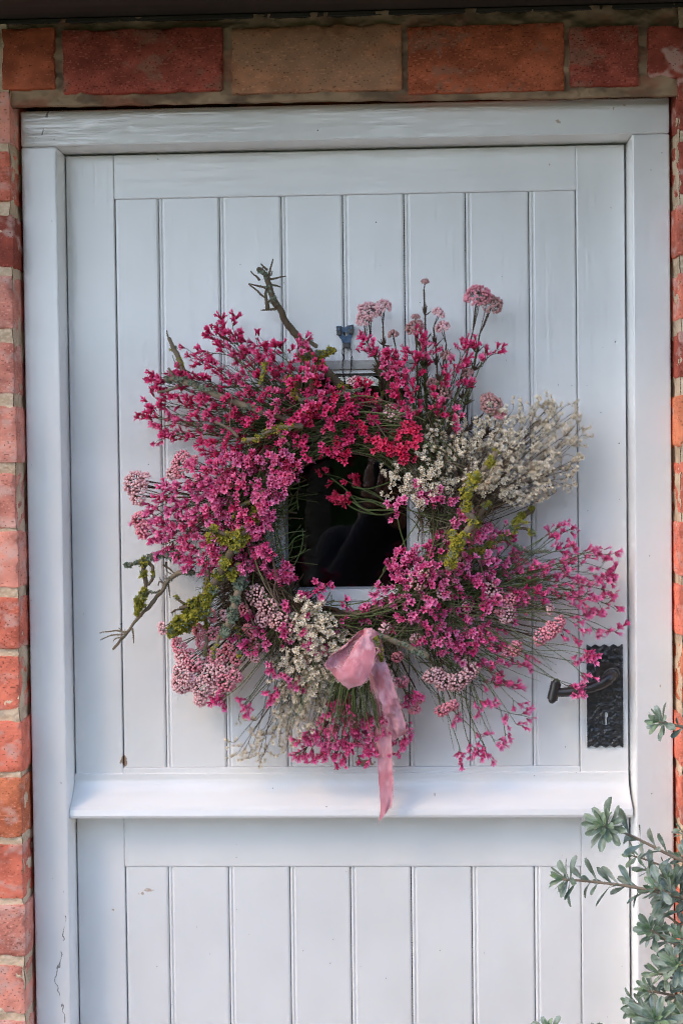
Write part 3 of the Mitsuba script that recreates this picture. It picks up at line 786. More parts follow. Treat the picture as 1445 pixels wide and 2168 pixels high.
def white_sprig(root, tip, n, spread=.012, size=1.0, stemc=None, dull=0.0):
    stem, fl = MB(), MB()
    if stemc is None: STEMS.append((root, tip, BROWNS[rng.integers(4)] * 1.2))
    d = tip - root; L = np.linalg.norm(d); u = d / L
    mid = (root + tip) / 2 + unit(np.cross(u, [0, -1, 0])) * L * rng.uniform(-.1, .1) + np.array([0, -1, 0]) * L * rng.uniform(-.02, .08)
    sc = BROWNS[rng.integers(4)] if stemc is None else stemc
    P = bez(root, mid, tip - u * .004, 8)
    stem.add(*tube(P, np.linspace(.0007, .0004, 8), 4, False), tint(sc, .25))
    end = unit(P[-1] - P[-3])
    n *= 1.8; k = max(2, int(n / 4))
    for b in range(k):
        s = rng.uniform(0, .7) if b else 0
        q = P[-1] - end * s * min(.05, L * .4)
        o = unit(rng.normal(size=3) * np.array([1, .6, 1])); o = unit(o - end * (o @ end))
        dirn = unit(end * .8 + o * rng.uniform(.4, 1.1) + np.array([0, -.25, .1]))
        bl = spread * rng.uniform(.5, 1.3)
        e = q + dirn * bl
        stem.add(*tube(bez(q, q + end * bl * .4, e, 4), .00038, 3, False), tint(sc, .25))
        m = max(2, int(round(n / k + rng.uniform(-1, 1))))
        for i in range(m):
            p = e + dirn * (i - m / 2) * .0027 + rng.normal(size=3) * .0013
            ax = unit(dirn * .5 + o * .4 + np.array([0, -.5, .15]) + rng.normal(size=3) * .4)
            w = np.minimum(.95, np.array((.96, .93, .87)) * rng.uniform(.85, 1.05)) * np.array((1.0, .97, .90)) * (1 - dull) + np.array((.46, .36, .25)) * dull
            add_floret(fl, WHITEF, p, ax, size * rng.uniform(.75, 1.2), w * np.array((.86, .79, .66)), w, (.23, .16, .085))
    key = put('white_sprig', stem, 'plant', WR)
    put('blossom', fl, 'petal_white', key)


def rice_head(px, py, R, root, Y, tone, axis=None, stemc=None, leafy=False):
    """A domed head of little round buds on forked stalks."""
    c = W(px, py, Y); R = R * .00074
    stem, fl = MB(), MB()
    ax = unit(np.array(axis if axis is not None else (c - root) * np.array([1, .4, 1]) / (np.linalg.norm(c - root) + 1e-9) + np.array([0, -.75, .1]), float))
    F = frame_of(ax, rng.uniform(0, 6))
    neck = c - ax * R * 1.5 + unit(root - c) * R * .8
    sc = np.array(stemc) if stemc is not None else BROWNS[rng.integers(3)]
    P = bez(root, (root + neck) / 2 + rng.normal(size=3) * .008, neck, 8)
    stem.add(*tube(P, np.linspace(.0015, .0011, 8), 5, False), tint(sc, .15))
    nb = int(8 + 135 * (R / .020) ** 1.6)
    lobes = [unit(np.array([rng.normal() * .55, rng.normal() * .55, 1])) for _ in range(max(2, int(R / .0035)))]
    for l in lobes:
        q = c + F @ (l * R * .55)
        stem.add(*tube(bez(neck, (neck + q) / 2 + rng.normal(size=3) * R * .08, q, 5), .0006, 3, False), tint(sc, .2))
    base, top = np.array(tone[0]), np.array(tone[1])
    for i in range(nb):
        z = 1 - (i + .5) / nb * 1.05; ph = i * 2.39996 + rng.normal() * .25
        rr = math.sqrt(max(0, 1 - z * z))
        d = np.array([rr * math.cos(ph), rr * math.sin(ph), z])
        near = max(d @ l for l in lobes)
        rad = R * (.80 + .30 * smooth01((near - .5) / .5)) * rng.uniform(.92, 1.06)
        p = c + F @ (d * rad * np.array([1, 1, .72]))
        s = rng.uniform(.0013, .0019)
        g = rng.uniform(.82, 1.1)
        RR = frame_of(F @ d, rng.uniform(0, 6))
        v = ICO[0] * s * np.array([1, 1, 1.18])
        k = np.clip(.5 + .5 * ICO[0][:, 2:3], 0, 1) ** 1.2
        fl.add(v @ RR.T + p, ICO[1], (base * (1 - k) + top * k) * g)
        if i % 2 == 0:
            stem.add(*tube(np.array([c + F @ (d * rad * .45 * np.array([1, 1, .72])), p]), .00035, 3, False), tint(sc, .2))
    if leafy:
        for i in range(46):
            j = rng.uniform(.15, .98); q = P[int(j * 7)]; dd = unit(unit(P[-1] - P[0]) * .8 + rng.normal(size=3) * .55)
            stem.add(*tube(bez(q, q + dd * .006, q + dd * rng.uniform(.008, .015) + np.array([0, 0, .002]), 4), np.array([.0006, .0011, .0008, .0003]), 3, False), tint(sc, .3))
    key = put('rice_flower', stem, 'plant', WR)
    put('buds', fl, 'berry', key, smooth=True)


def smooth01(x): x = min(1, max(0, x)); return x * x * (3 - 2 * x)


def polysample(poly, gap, seed=0):
    """Points spread over a survey polygon, no two nearer than the gap."""
    r = np.random.default_rng(100 + seed)
    P = Polygon(poly); x0, y0, x1, y1 = P.bounds; out = []
    for _ in range(9000):
        q = np.array([r.uniform(x0, x1), r.uniform(y0, y1)])
        if P.contains(Point(*q)) and all(np.hypot(*(q - o)) > gap for o in out): out.append(q)
    return out


def ring_pt(q, back=.35, jit=22, ref=None):
    """A root on the ring for a tip at q: on the side of the ring that the bunch is tied to."""
    q = np.asarray(q, float)
    if ref is not None: r = np.asarray(ref, float) + rng.normal(size=2) * jit
    else:
        d = q - np.array([CX, CY]); r = np.array([CX, CY]) + unit(d) * 200 + rng.normal(size=2) * jit
    return r


def bunch(tips, ref, pal, n=8, gap=26, size=1.0, ymin=.03, ydeep=.085, jit=24, seed=0, spread=.0105, pals=None, face=.55):
    tips = polysample(tips, gap, seed) if len(tips) and not isinstance(tips, np.ndarray) else list(tips)
    D = max(np.hypot(*(np.asarray(q) - ref)) for q in tips) + 1
    for q in tips:
        k = np.hypot(*(np.asarray(q) - ref)) / D
        Y = -(ymin + ydeep * (1 - k) ** .7 * rng.uniform(.35, 1.0) + .012 * rng.uniform())
        r = np.asarray(ref) + (np.asarray(q) - ref) * .10 + rng.normal(size=2) * jit * (.5 + .5 * k)
        root = W(r[0], r[1], -rng.uniform(.035, .07))
        p = pal if pals is None or rng.uniform() > .35 else pals
        pink_sprig(root, W(q[0], q[1], Y), p, n * rng.uniform(.75, 1.3), spread=spread, size=size, face=face)


# --- the ring: bundled vines
ring = MB()
for k in range(9):
    a = np.linspace(0, 2 * math.pi, 60); ph = rng.uniform(0, 6.28); tw = rng.integers(3, 8)
    rr = .122 + .012 * np.cos(a * tw + ph) + .003 * np.sin(a * 13 + ph); yy = -.042 + .015 * np.sin(a * tw + ph)
    P = np.stack([C0[0] + rr * np.cos(a), yy, C0[2] + rr * np.sin(a)], 1)
    ring.add(*tube(P, .0034 + .0010 * np.sin(a * 9 + ph), 6, False), tint(BROWNS[k % 3], .2))
put('ring', ring, 'plant', WR, smooth=True)

# --- strands of stalk and needle leaf that fill the ring: too many to tell apart
st = MB()
for i in range(2600):
    a = rng.uniform(0, 2 * math.pi); deg = math.degrees(a) % 360
    rr = .125 + rng.normal() * .016
    L, sg, out = rng.uniform(.025, .07), rng.choice([-1, 1]), rng.uniform(-.05, .75)
    t = np.linspace(0, 1, 6); w1, w2 = rng.normal() * .25, rng.normal() * .2
    ang = a + sg * math.sqrt(max(.05, 1 - out * out)) * L * t / rr
    rad = np.maximum(rr + out * L * (t + w1 * t * (1 - t)), .112)
    y = np.minimum(-rng.uniform(.02, .082) - L * w2 * t, -.012)
    if abs(math.degrees(ang[-1]) % 360 - 90) < 25: rad = np.minimum(rad, .166)
    brown = .25 + .5 * (190 < deg < 260) + .35 * (0 < deg < 60)
    c = tint(BROWNS[rng.integers(4)] if rng.uniform() < brown else GREENS[rng.integers(4)], .3)
    st.add(*tube(np.stack([C0[0] + rad * np.cos(ang), y, C0[2] + rad * np.sin(ang)], 1), np.array([.0007, .0007, .0007, .0006, .0005, .0003]) * rng.uniform(.7, 1.4), 3, False), c)
for i in range(620):                                              # the thick top of the ring
    a = math.radians(rng.uniform(52, 128)); rr = rng.uniform(.098, .160); L = rng.uniform(.03, .08); sg = rng.choice([-1, 1]); out = rng.uniform(-.25, .35)
    t = np.linspace(0, 1, 6); ang = a + sg * L * t / rr; rad = np.clip(rr + out * L * t + rng.normal() * .01 * t * (1 - t), .094, .168)
    st.add(*tube(np.stack([C0[0] + rad * np.cos(ang), np.full(6, -rng.uniform(.03, .085)), C0[2] + rad * np.sin(ang)], 1), np.linspace(.0008, .0004, 6) * rng.uniform(.8, 1.4), 3, False), tint((GREENS + GREENS + BROWNS)[rng.integers(12)], .3))
put('stalks', st, 'plant', WR, kind='stuff')

# --- statice, bunch by bunch
bunch([(318, 850), (335, 805), (400, 760), (450, 690), (500, 700), (560, 745), (610, 735), (655, 750), (690, 780), (700, 830), (655, 900), (640, 975), (600, 990), (520, 990), (440, 960), (350, 930), (325, 890)],
      (668, 905), CRIMSON, n=7, gap=24, seed=1, pals=ROSE, ymin=.030, ydeep=.08)
bunch(np.array([(467, 682), (490, 690), (462, 705), (402, 742), (326, 803), (318, 815), (312, 868), (305, 880), (328, 905), (640, 722), (628, 735), (655, 735), (330, 858), (345, 800), (480, 715), (540, 720), (555, 730), (336, 930), (355, 925)]), (650, 890), CRIMSON, n=6, pals=ROSE)
bunch([(300, 1112), (335, 1050), (400, 1000), (480, 950), (600, 960), (628, 1000), (585, 1060), (540, 1125), (560, 1195), (525, 1220), (430, 1205), (360, 1185), (318, 1150)],
      (600, 1020), MAGENTA, n=9, gap=21, seed=2, pals=ROSE, ymin=.036, ydeep=.085, face=.8)
bunch(np.array([(548, 1135), (560, 1150), (575, 1175), (600, 1195), (612, 1215), (590, 1215), (560, 1190), (565, 1100), (530, 1185), (545, 1205), (590, 1030), (615, 990), (640, 990), (600, 1215)]), (620, 1120), DEEPPINK, n=9, pals=MAGENTA, ymin=.05)
bunch(np.array([(676, 800), (655, 850), (645, 880), (665, 862), (690, 838), (716, 850), (742, 858), (720, 878), (690, 870), (752, 880), (705, 905), (715, 940), (690, 950), (745, 925), (730, 965), (705, 945), (770, 820), (742, 885), (670, 830), (738, 905), (640, 925), (650, 900), (625, 905), (762, 838), (782, 852), (778, 880), (800, 905), (758, 905), (775, 925)]),
      (705, 895), CRIMSON, n=9, pals=SCARLET, ymin=.06, ydeep=.05, jit=14, face=.9)
for tip_, via in (((680, 1001), (700, 1030)), ((742, 1022), (790, 1060)), ((705, 1047), (760, 1085)), ((732, 1052), (780, 1088)), ((722, 1062), (760, 1080))):
    pink_sprig(W(835, 1080, -.05), W(*tip_, -.045), SCARLET, 8, spread=.008, bend=.12, stemc=GREENS[1])
D_ = [(770, 722), (778, 728), (800, 752), (830, 748), (852, 765), (880, 722), (900, 735), (872, 745), (842, 812), (828, 830), (868, 800), (858, 850), (822, 795), (905, 745), (987, 738), (976, 745), (1012, 735), (1048, 742), (1030, 738), (925, 845), (950, 860), (935, 875), (985, 808), (872, 872), (890, 880), (812, 770), (852, 790), (882, 830), (940, 800), (838, 870), (805, 870), (960, 885), (975, 770), (890, 710)]
bunch(np.array(D_), (880, 950), CRIMSON, n=7, pals=ROSE, ymin=.045, ydeep=.05, jit=26, spread=.010)
bunch(np.array([(800, 940), (812, 930), (822, 948), (842, 930), (872, 920), (860, 950), (880, 935), (866, 975), (878, 912), (850, 915), (838, 955)]), (840, 960), SCARLET, n=8, ymin=.07, ydeep=.03, jit=16, face=.9)
bunch(np.array([(900, 1045), (930, 1055), (952, 1055), (888, 1035), (842, 1070), (835, 1080), (915, 1050), (1010, 1130), (985, 1100), (1020, 1125), (968, 1110)]), (900, 1100), MAGENTA, n=7, ymin=.07, ydeep=.03, face=.9)
bunch([(845, 1215), (880, 1165), (930, 1140), (1000, 1110), (1070, 1125), (1115, 1175), (1130, 1235), (1100, 1290), (1060, 1350), (1000, 1400), (930, 1390), (880, 1345), (855, 1290)],
      (862, 1262), MAGENTA, n=8, gap=25, seed=3, pals=DEEPPINK, ymin=.034, ydeep=.075)
E2 = [(1190, 1112), (1178, 1122), (1205, 1120), (1205, 1155), (1195, 1165), (1155, 1200), (1148, 1225), (1158, 1240), (1200, 1198), (1228, 1195), (1262, 1165), (1270, 1160), (1295, 1172), (1302, 1215), (1282, 1235), (1240, 1240), (1200, 1218), (1215, 1230), (1290, 1268), (1300, 1285), (1255, 1270), (1268, 1300), (1300, 1338), (1275, 1340), (1240, 1305), (1232, 1330), (1210, 1250), (1248, 1260), (1215, 1345), (1285, 1205), (1250, 1290), (1262, 1215), (1225, 1270), (1180, 1275), (1170, 1225), (1290, 1250), (1140, 1260)]
bunch(np.array(E2), (905, 1262), MAGENTA, n=6, pals=DEEPPINK, ymin=.035, ydeep=.04, jit=34, spread=.010)
bunch(np.array([(1250, 1378), (1246, 1405), (1228, 1455), (1240, 1432), (1235, 1385), (1218, 1462)]), (1000, 1330), MAGENTA, n=5, pals=DEEPPINK, ymin=.05, ydeep=.02, jit=24, spread=.008)
E3 = [(1085, 1388), (1065, 1400), (1050, 1422), (1115, 1410), (1040, 1450), (1072, 1455), (1110, 1502), (1118, 1520), (1038, 1500), (1022, 1497), (970, 1518), (1095, 1537), (1010, 1588), (1030, 1585), (1048, 1578), (1072, 1568), (980, 1610), (1000, 1592), (1120, 1390), (1062, 1435), (1050, 1380), (1092, 1462), (1030, 1600), (1020, 1410), (990, 1375)]
bunch(np.array(E3), (900, 1330), MAGENTA, n=5, pals=DEEPPINK, ymin=.030, ydeep=.035, jit=36, spread=.009)
bunch(np.array([(822, 1240), (842, 1258), (868, 1172), (832, 1190), (800, 1255), (815, 1275), (790, 1285), (780, 1300), (850, 1165), (835, 1205), (845, 1225), (760, 1310), (905, 1160), (810, 1305), (865, 1195), (850, 1310), (830, 1330)]), (890, 1250), MAGENTA, n=6, pals=DEEPPINK, ymin=.05, ydeep=.03, jit=20, face=.8)
bunch([(628, 1580), (660, 1550), (700, 1525), (735, 1515), (800, 1515), (850, 1545), (866, 1565), (845, 1590), (765, 1600), (690, 1615), (640, 1605)],
      (762, 1350), DEEPPINK, n=8, gap=20, seed=4, pals=MAGENTA, ymin=.032, ydeep=.05, jit=26)
bunch(np.array([(722, 1478), (705, 1500), (690, 1530), (840, 1510), (858, 1560), (870, 1555), (630, 1600), (880, 1470), (868, 1480)]), (765, 1345), DEEPPINK, n=7, ymin=.04, ydeep=.03)
bunch(np.array([(600, 1445), (580, 1472), (630, 1440), (520, 1500), (570, 1480), (455, 1480), (470, 1482), (570, 1412), (645, 1262), (612, 1290), (660, 1352), (672, 1375), (610, 1235), (545, 1375), (560, 1352), (592, 1362), (505, 1355), (550, 1335), (520, 1375), (535, 1310), (690, 1240), (680, 1255), (510, 1500), (640, 1300), (600, 1330), (655, 1335), (730, 1275), (640, 1460), (720, 1325)]), (640, 1300), DEEPPINK, n=6, pals=MAGENTA, ymin=.05, ydeep=.03, jit=26, spread=.009)

# --- white sprays
for poly, ref, gap, n, ymin, yd, seed in (([(800, 1005), (880, 975), (925, 905), (1000, 895), (1050, 868), (1115, 858), (1150, 848), (1225, 860), (1236, 930), (1215, 1000), (1185, 1050), (1110, 1050), (1040, 1030), (960, 1040), (880, 1060), (835, 1050)], (935, 1120), 19, 11, .032, .075, 11),
                                          ([(640, 1275), (685, 1290), (722, 1370), (705, 1400), (645, 1390), (622, 1330)], (670, 1275), 14, 12, .06, .03, 12),
                                          ([(592, 1385), (690, 1425), (685, 1510), (640, 1545), (612, 1570), (580, 1545), (590, 1480)], (660, 1320), 16, 11, .035, .05, 13)):
    tips = polysample(poly, gap, seed); D = max(np.hypot(*(q - ref)) for q in tips)
    for q in tips:
        k = np.hypot(*(q - ref)) / D
        Y = -(ymin + yd * (1 - k) ** .7 * rng.uniform(.4, 1) + .014 * rng.uniform())
        r = np.asarray(ref) + (q - ref) * .12 + rng.normal(size=2) * 20
        far = smooth01((q[0] - 1130) / 90) if q[0] > 800 else smooth01((q[1] - 1480) / 90)
        white_sprig(W(r[0], r[1], -rng.uniform(.035, .065)), W(q[0], q[1], Y), n * rng.uniform(.7, 1.2) * (1 - .35 * far), dull=.10 + (.12 if q[0] < 800 and q[1] > 1400 else 0) + .3 * far * rng.uniform(.4, 1), stemc=None if q[0] > 800 else (GREENS + BROWNS)[rng.integers(8)])
for (x, y) in ((505, 1512), (500, 1600), (540, 1575), (558, 1602), (525, 1608), (590, 1575), (545, 1600), (560, 1545), (575, 1560), (515, 1590), (495, 1575), (605, 1590), (540, 1530), (552, 1610), (1225, 870), (1232, 905), (1225, 975), (1200, 1020), (1135, 860), (1165, 852)):
    ref = (620, 1400) if x < 800 else (1020, 1080)
    white_sprig(W(ref[0] + rng.normal() * 18, ref[1] + rng.normal() * 18, -.05), W(x, y, -.04), 6, spread=.010, dull=.35, stemc=BROWNS[0])

# --- rice flowers
PALE, WARM, DUSK, ROSEB = ((.50, .13, .17), (.80, .53, .54)), ((.54, .08, .13), (.80, .36, .40)), ((.30, .12, .10), (.52, .30, .27)), ((.52, .06, .12), (.72, .30, .36))
RICE = [(782, 664, 24, PALE, 1), (812, 652, 17, PALE, 1), (768, 682, 17, PALE, 1), (898, 597, 6, DUSK, 1), (926, 664, 13, PALE, 1), (880, 698, 20, DUSK, 1), (938, 695, 15, PALE, 1), (1008, 634, 30, WARM, 1), (1036, 650, 26, DUSK, 1), (880, 672, 7, DUSK, 1), (832, 710, 11, DUSK, 1),
        (930, 838, 24, DUSK, 1), (1040, 862, 24, DUSK, 1), (1056, 880, 15, ROSEB, 1), (1030, 845, 15, DUSK, 1), (830, 880, 20, PALE, 0), (857, 872, 14, PALE, 0), (750, 812, 13, PALE, 0), (915, 812, 13, DUSK, 1), (945, 755, 10, DUSK, 1), (990, 790, 12, DUSK, 1),
        (288, 1022, 24, PALE, 0), (300, 1045, 24, PALE, 0), (310, 1015, 15, PALE, 0), (296, 1100, 16, WARM, 0), (308, 1120, 18, WARM, 0), (390, 985, 24, WARM, 0), (370, 1000, 15, PALE, 0), (425, 1022, 14, PALE, 0), (412, 978, 12, WARM, 0),
        (346, 1328, 13, PALE, 0), (395, 1428, 26, PALE, 0), (430, 1452, 26, PALE, 0), (450, 1420, 26, PALE, 0), (410, 1395, 24, WARM, 0), (480, 1440, 22, WARM, 0), (462, 1388, 22, WARM, 0), (385, 1368, 18, WARM, 0), (408, 1440, 20, PALE, 0), (455, 1462, 16, PALE, 0), (470, 1410, 20, PALE, 0),
        (545, 1258, 22, PALE, 0), (568, 1282, 20, PALE, 0), (592, 1312, 22, PALE, 0), (612, 1322, 16, WARM, 0), (478, 1302, 12, PALE, 0), (530, 1332, 13, WARM, 0), (540, 1390, 12, PALE, 0), (450, 1340, 16, ROSEB, 0), (430, 1360, 14, ROSEB, 0), (500, 1395, 14, ROSEB, 0), (450, 1300, 13, ROSEB, 0), (540, 1360, 12, ROSEB, 0),
        (500, 1425, 16, WARM, 0), (425, 1335, 16, WARM, 0), (395, 1395, 20, PALE, 0), (520, 1290, 13, ROSEB, 0), (470, 1340, 14, WARM, 0), (555, 1310, 15, PALE, 0), (425, 1480, 14, PALE, 0), (385, 1450, 18, PALE, 0), (490, 1375, 16, ROSEB, 0), (650, 1395, 10, PALE, 0), (888, 1226, 20, PALE, 0), (912, 1220, 14, PALE, 0), (938, 1255, 17, PALE, 0), (972, 1182, 19, DUSK, 0), (965, 1205, 14, DUSK, 0), (1032, 1250, 20, PALE, 0), (1055, 1280, 22, WARM, 0), (1068, 1300, 20, PALE, 0), (1078, 1268, 14, WARM, 0), (1140, 1350, 17, WARM, 0), (1158, 1334, 18, WARM, 0), (1180, 1320, 15, WARM, 0), (1162, 1290, 10, PALE, 0),
        (918, 1425, 20, PALE, 0), (940, 1440, 20, PALE, 0), (968, 1438, 22, PALE, 0), (992, 1418, 20, PALE, 0), (985, 1400, 12, PALE, 0), (815, 1330, 12, PALE, 0), (935, 1500, 15, ROSEB, 0), (955, 1490, 13, ROSEB, 0), (875, 1500, 12, ROSEB, 0), (888, 1478, 10, ROSEB, 0), (1085, 1372, 16, WARM, 0), (1068, 1380, 12, WARM, 0), (850, 1440, 14, ROSEB, 0), (985, 1280, 13, PALE, 0), (880, 1350, 12, PALE, 0), (840, 1390, 12, ROSEB, 0)]
for (x, y, R, tone, tall) in RICE:
    q = np.array([x, y], float); d = q - [CX, CY]; dist = np.hypot(*d)
    Y = -(.05 + .045 * max(0, 1 - dist / 430))
    r = np.array([CX, CY]) + unit(d) * 205 + rng.normal(size=2) * 10
    if tall: r = np.array([900 + (x - 900) * .35, 960.])
    elif x > 900 and y > 1150: r = np.array([880, 1270.]) + (q - [880, 1270]) * .15
    if tall and R > 10: R *= .9
    rice_head(x, y, R, W(r[0], r[1], -.05), Y if not tall else -.055, tone, stemc=BROWNS[2] * 1.1 if tall else None, leafy=bool(tall), axis=(rng.normal() * .2, -.55, .85) if tall else None)

# --- twigs with lichen
BARK = [np.array(c) for c in ((.095, .075, .055), (.16, .135, .105), (.12, .06, .035))]
YEL, MOSS, GREY = ((.37, .30, .040), (.20, .18, .04)), ((.29, .27, .036), (.13, .14, .03)), ((.21, .245, .185), (.11, .135, .09))


LICHF = [floret(1.0, .25, 6, .7, .9) for _ in range(6)]


def lichen_blob(mb, p, nrm, s, pal):
    if rng.uniform() < .6:
        c = np.array(pal[0]) * rng.uniform(.8, 1.25); q = np.array(pal[1])
        return add_floret(mb, LICHF, p, unit(nrm), s * rng.uniform(.9, 1.7), q, c, q)
    R = frame_of(nrm, rng.uniform(0, 6.28))
    v = ICO[0].copy()
    v *= (1 + (rng.uniform(-.6, .6, len(v)))[:, None]) * np.array([s * rng.uniform(.7, 1.3), s, s * .42])
    k = rng.uniform(); c = np.array(pal[0]) * k + np.array(pal[1]) * (1 - k)
    mb.add(v @ R.T + p, ICO[1], c * rng.uniform(.75, 1.2, (len(v), 1)))


def twig(pts, r0, r1, Y, bark=0, lich=None, dens=1.0, lsize=1.0, thorns=0, parent=WR, name='twig', lrange=(0, 1)):
    Ys = np.interp(np.linspace(0, 1, len(pts)), np.linspace(0, 1, len(Y)), Y) if isinstance(Y, (list, tuple)) else np.full(len(pts), Y)
    P0 = np.array([W(x, y, yy) for (x, y), yy in zip(pts, Ys)])
    L = np.linalg.norm(np.diff(P0, axis=0), axis=1).sum(); n = max(10, int(L / .0035))
    P = spline(P0, n)
    P += (meshkit.noise(P[:, None, :] * 130 + np.array([[0, 0, 0], [9, 0, 0], [0, 9, 0]]), 3) - .5) * .0028
    t = np.linspace(0, 1, n)
    R = (r0 + (r1 - r0) * t) * .00058 * (1 + .35 * (meshkit.noise(P * 160, 4) - .5)) * 1.0
    mb = MB()
    v, f = tube(P, R, 8)
    mb.add(v, f, BARK[bark] * (.6 + .8 * meshkit.fbm(v * 220, 3, 2))[:, None])
    d = np.gradient(P, axis=0)
    for i in range(thorns):
        k = rng.integers(n // 6, n - 1); u = unit(d[k]); o = unit(np.cross(u, rng.normal(size=3) + np.array([0, 1.2, 0]))); ln = rng.uniform(.006, .013)
        mb.add(*tube(bez(P[k], P[k] + (o + u * .3) * ln * .5, P[k] + (o + u * .6) * ln, 5), np.linspace(R[k] * .6, .0003, 5), 5), BARK[bark] * rng.uniform(.7, 1.1))
    key = put(name, mb, 'plant', parent, smooth=True)
    if lich is not None:
        lb = MB()
        for i in range(int(L / .0007 * dens)):
            k = int((lrange[0] + (lrange[1] - lrange[0]) * rng.uniform()) * (n - 1)); u = unit(d[k])
            if meshkit.noise(P[k] * 110, 6) < .40: continue
            o = rng.normal(size=3) + np.array([0, -.7, .3]); o = unit(o - u * (o @ u))
            lichen_blob(lb, P[k] + o * R[k] * rng.uniform(.8, 1.15), o + rng.normal(size=3) * .4, rng.uniform(.0007, .0024) * lsize, lich if rng.uniform() > .15 else GREY)
        if len(lb.v) >= 12: put('lichen', lb, 'lichen', key, kind='stuff')
    return key


# the tall bare twig at the top and its thorny end
twig([(760, 860), (712, 808), (660, 752), (630, 715), (609, 688), (599, 665), (585, 642)], 11, 7, [-.05, -.045, -.06], 0, YEL, .55, 1.0, lrange=(0, .5))
twig([(588, 648), (578, 630), (570, 607), (566, 590), (556, 578), (546, 570)], 8, 5.5, -.06, 0, GREY, .9, .9)
for pts, a, b in (([(568, 610), (571, 585), (573, 565), (577, 548)], 4, 1.5), ([(570, 592), (585, 588), (605, 585)], 3, 1.2), ([(570, 602), (582, 604), (592, 608)], 3, 1.5), ([(566, 612), (548, 607), (527, 600)], 3.5, 1.2), ([(564, 632), (545, 616), (527, 602)], 3, 1.5), ([(585, 654), (568, 656), (551, 658)], 3.5, 1.2),
                   ([(566, 655), (563, 635), (565, 612)], 5, 3), ([(550, 592), (540, 583), (530, 574)], 3, 1.2), ([(566, 572), (558, 564), (551, 558)], 3, 1.5), ([(582, 640), (574, 636), (566, 640)], 3.5, 2.5), ([(575, 582), (577, 574)], 2, 1)):
    twig(pts, a, b, -.06, 0)
twig([(390, 808), (384, 775), (372, 745), (357, 716)], 7, 4.5, [-.055, -.05], 1, YEL, .6, .8, lrange=(.3, 1)); twig([(357, 718), (354, 708), (352, 699)], 2.5, 1.2, -.05, 1)
twig([(372, 770), (364, 752)], 1, 1, -.05, 1)
twig([(350, 802), (385, 806), (425, 822), (470, 840), (545, 868), (600, 885), (690, 915)], 6, 9.5, [-.055, -.075, -.085, -.07], 1, GREY, .5, 1.2)
twig([(375, 805), (365, 792), (356, 780)], 4, 2.5, -.055, 1); twig([(335, 830), (358, 824), (385, 815)], 3, 4, -.055, 1, YEL, .3, .7)
twig([(640, 900), (600, 905), (572, 912), (540, 928), (512, 936)], 6, 4.5, -.10, 1, YEL, 1.2, 1.0)
twig([(585, 905), (597, 925), (614, 942)], 5, 3, -.10, 1, YEL, 1.0, .8); twig([(505, 925), (480, 905), (455, 893)], 4, 2.5, -.09, 1)
twig([(490, 838), (487, 870), (486, 905)], 1.2, .8, -.095, 1)
twig([(560, 770), (555, 800), (550, 815)], 4, 3, -.085, 1, YEL, 1.2, .9)
twig([(640, 760), (670, 752), (700, 745), (712, 742)], 8, 4, -.06, 1, YEL, 1.6, 1.4); twig([(610, 800), (625, 830), (640, 850)], 6, 6, -.075, 1, MOSS, 1.6, 1.4)
twig([(640, 845), (690, 840), (750, 828), (770, 818)], 3.5, 2.5, -.085, 1, GREY, .8, .8)
twig([(672, 735), (655, 725), (640, 722)], 5, 4, -.06, 1, GREY, .8, .9)
twig([(800, 860), (812, 830), (825, 800), (832, 770)], 5, 3.5, -.045, 0, MOSS, .7, .9)
twig([(268, 1196), (295, 1190), (325, 1180), (352, 1176), (385, 1176)], 4.5, 7, -.06, 0, GREY, 1.8, 1.1)
twig([(305, 1188), (305, 1215), (310, 1240), (297, 1270), (290, 1305)], 5.5, 4.5, -.06, 0, MOSS, 2.2, 1.5); twig([(313, 1190), (326, 1212), (314, 1238)], 4, 3.5, -.062, 0, MOSS, 1.2, .9)
twig([(312, 1250), (330, 1254), (340, 1250)], 3, 2, -.062, 0, GREY, .6, .7)
twig([(240, 1374), (262, 1350), (285, 1318), (315, 1285), (342, 1250), (362, 1222), (385, 1212), (412, 1212)], 2.6, 6, [-.045, -.06], 1, GREY, .5, 1.0, thorns=5, lrange=(.6, 1))
for pts in ([(263, 1348), (245, 1352), (238, 1358)], [(270, 1340), (240, 1336), (210, 1340)], [(268, 1342), (240, 1345), (213, 1355)], [(275, 1332), (262, 1338), (252, 1330)], [(280, 1330), (282, 1345), (284, 1362)], [(355, 1232), (358, 1250), (360, 1265)], [(345, 1195), (360, 1205), (375, 1222)], [(350, 1240), (338, 1232), (335, 1240)], [(352, 1190), (352, 1206), (362, 1215)]): twig(pts, 2.4, 1.0, -.05, 1)
twig([(545, 1070), (538, 1100), (515, 1135), (490, 1170), (468, 1210), (448, 1250), (425, 1290), (395, 1325), (358, 1345)], 9, 8, [-.075, -.10, -.09, -.07], 0, MOSS, 2.6, 1.8)
twig([(545, 1072), (552, 1060), (555, 1030), (560, 1000)], 9, 6, -.075, 2, MOSS, .5, 1.1)
twig([(480, 1145), (455, 1135), (440, 1148)], 6, 5, -.095, 0, YEL, 2.4, 1.6); twig([(525, 1125), (495, 1135), (470, 1130), (445, 1115)], 6, 4, -.10, 0, YEL, 2.2, 1.5); twig([(505, 1200), (480, 1225), (455, 1240)], 7, 6, -.09, 0, YEL, 2.2, 1.5)
twig([(440, 1290), (412, 1300), (385, 1320), (360, 1340)], 9, 8, -.085, 0, MOSS, 3.0, 2.2); twig([(425, 1265), (405, 1280), (380, 1290)], 6, 4, -.085, 0, MOSS, 2.4, 1.6)
twig([(400, 1290), (375, 1290), (362, 1296)], 3, 2, -.07, 0, None, 1, 1, thorns=3); twig([(372, 1262), (388, 1278), (402, 1285)], 2.5, 3.5, -.075, 0, MOSS, 1.0, .8)
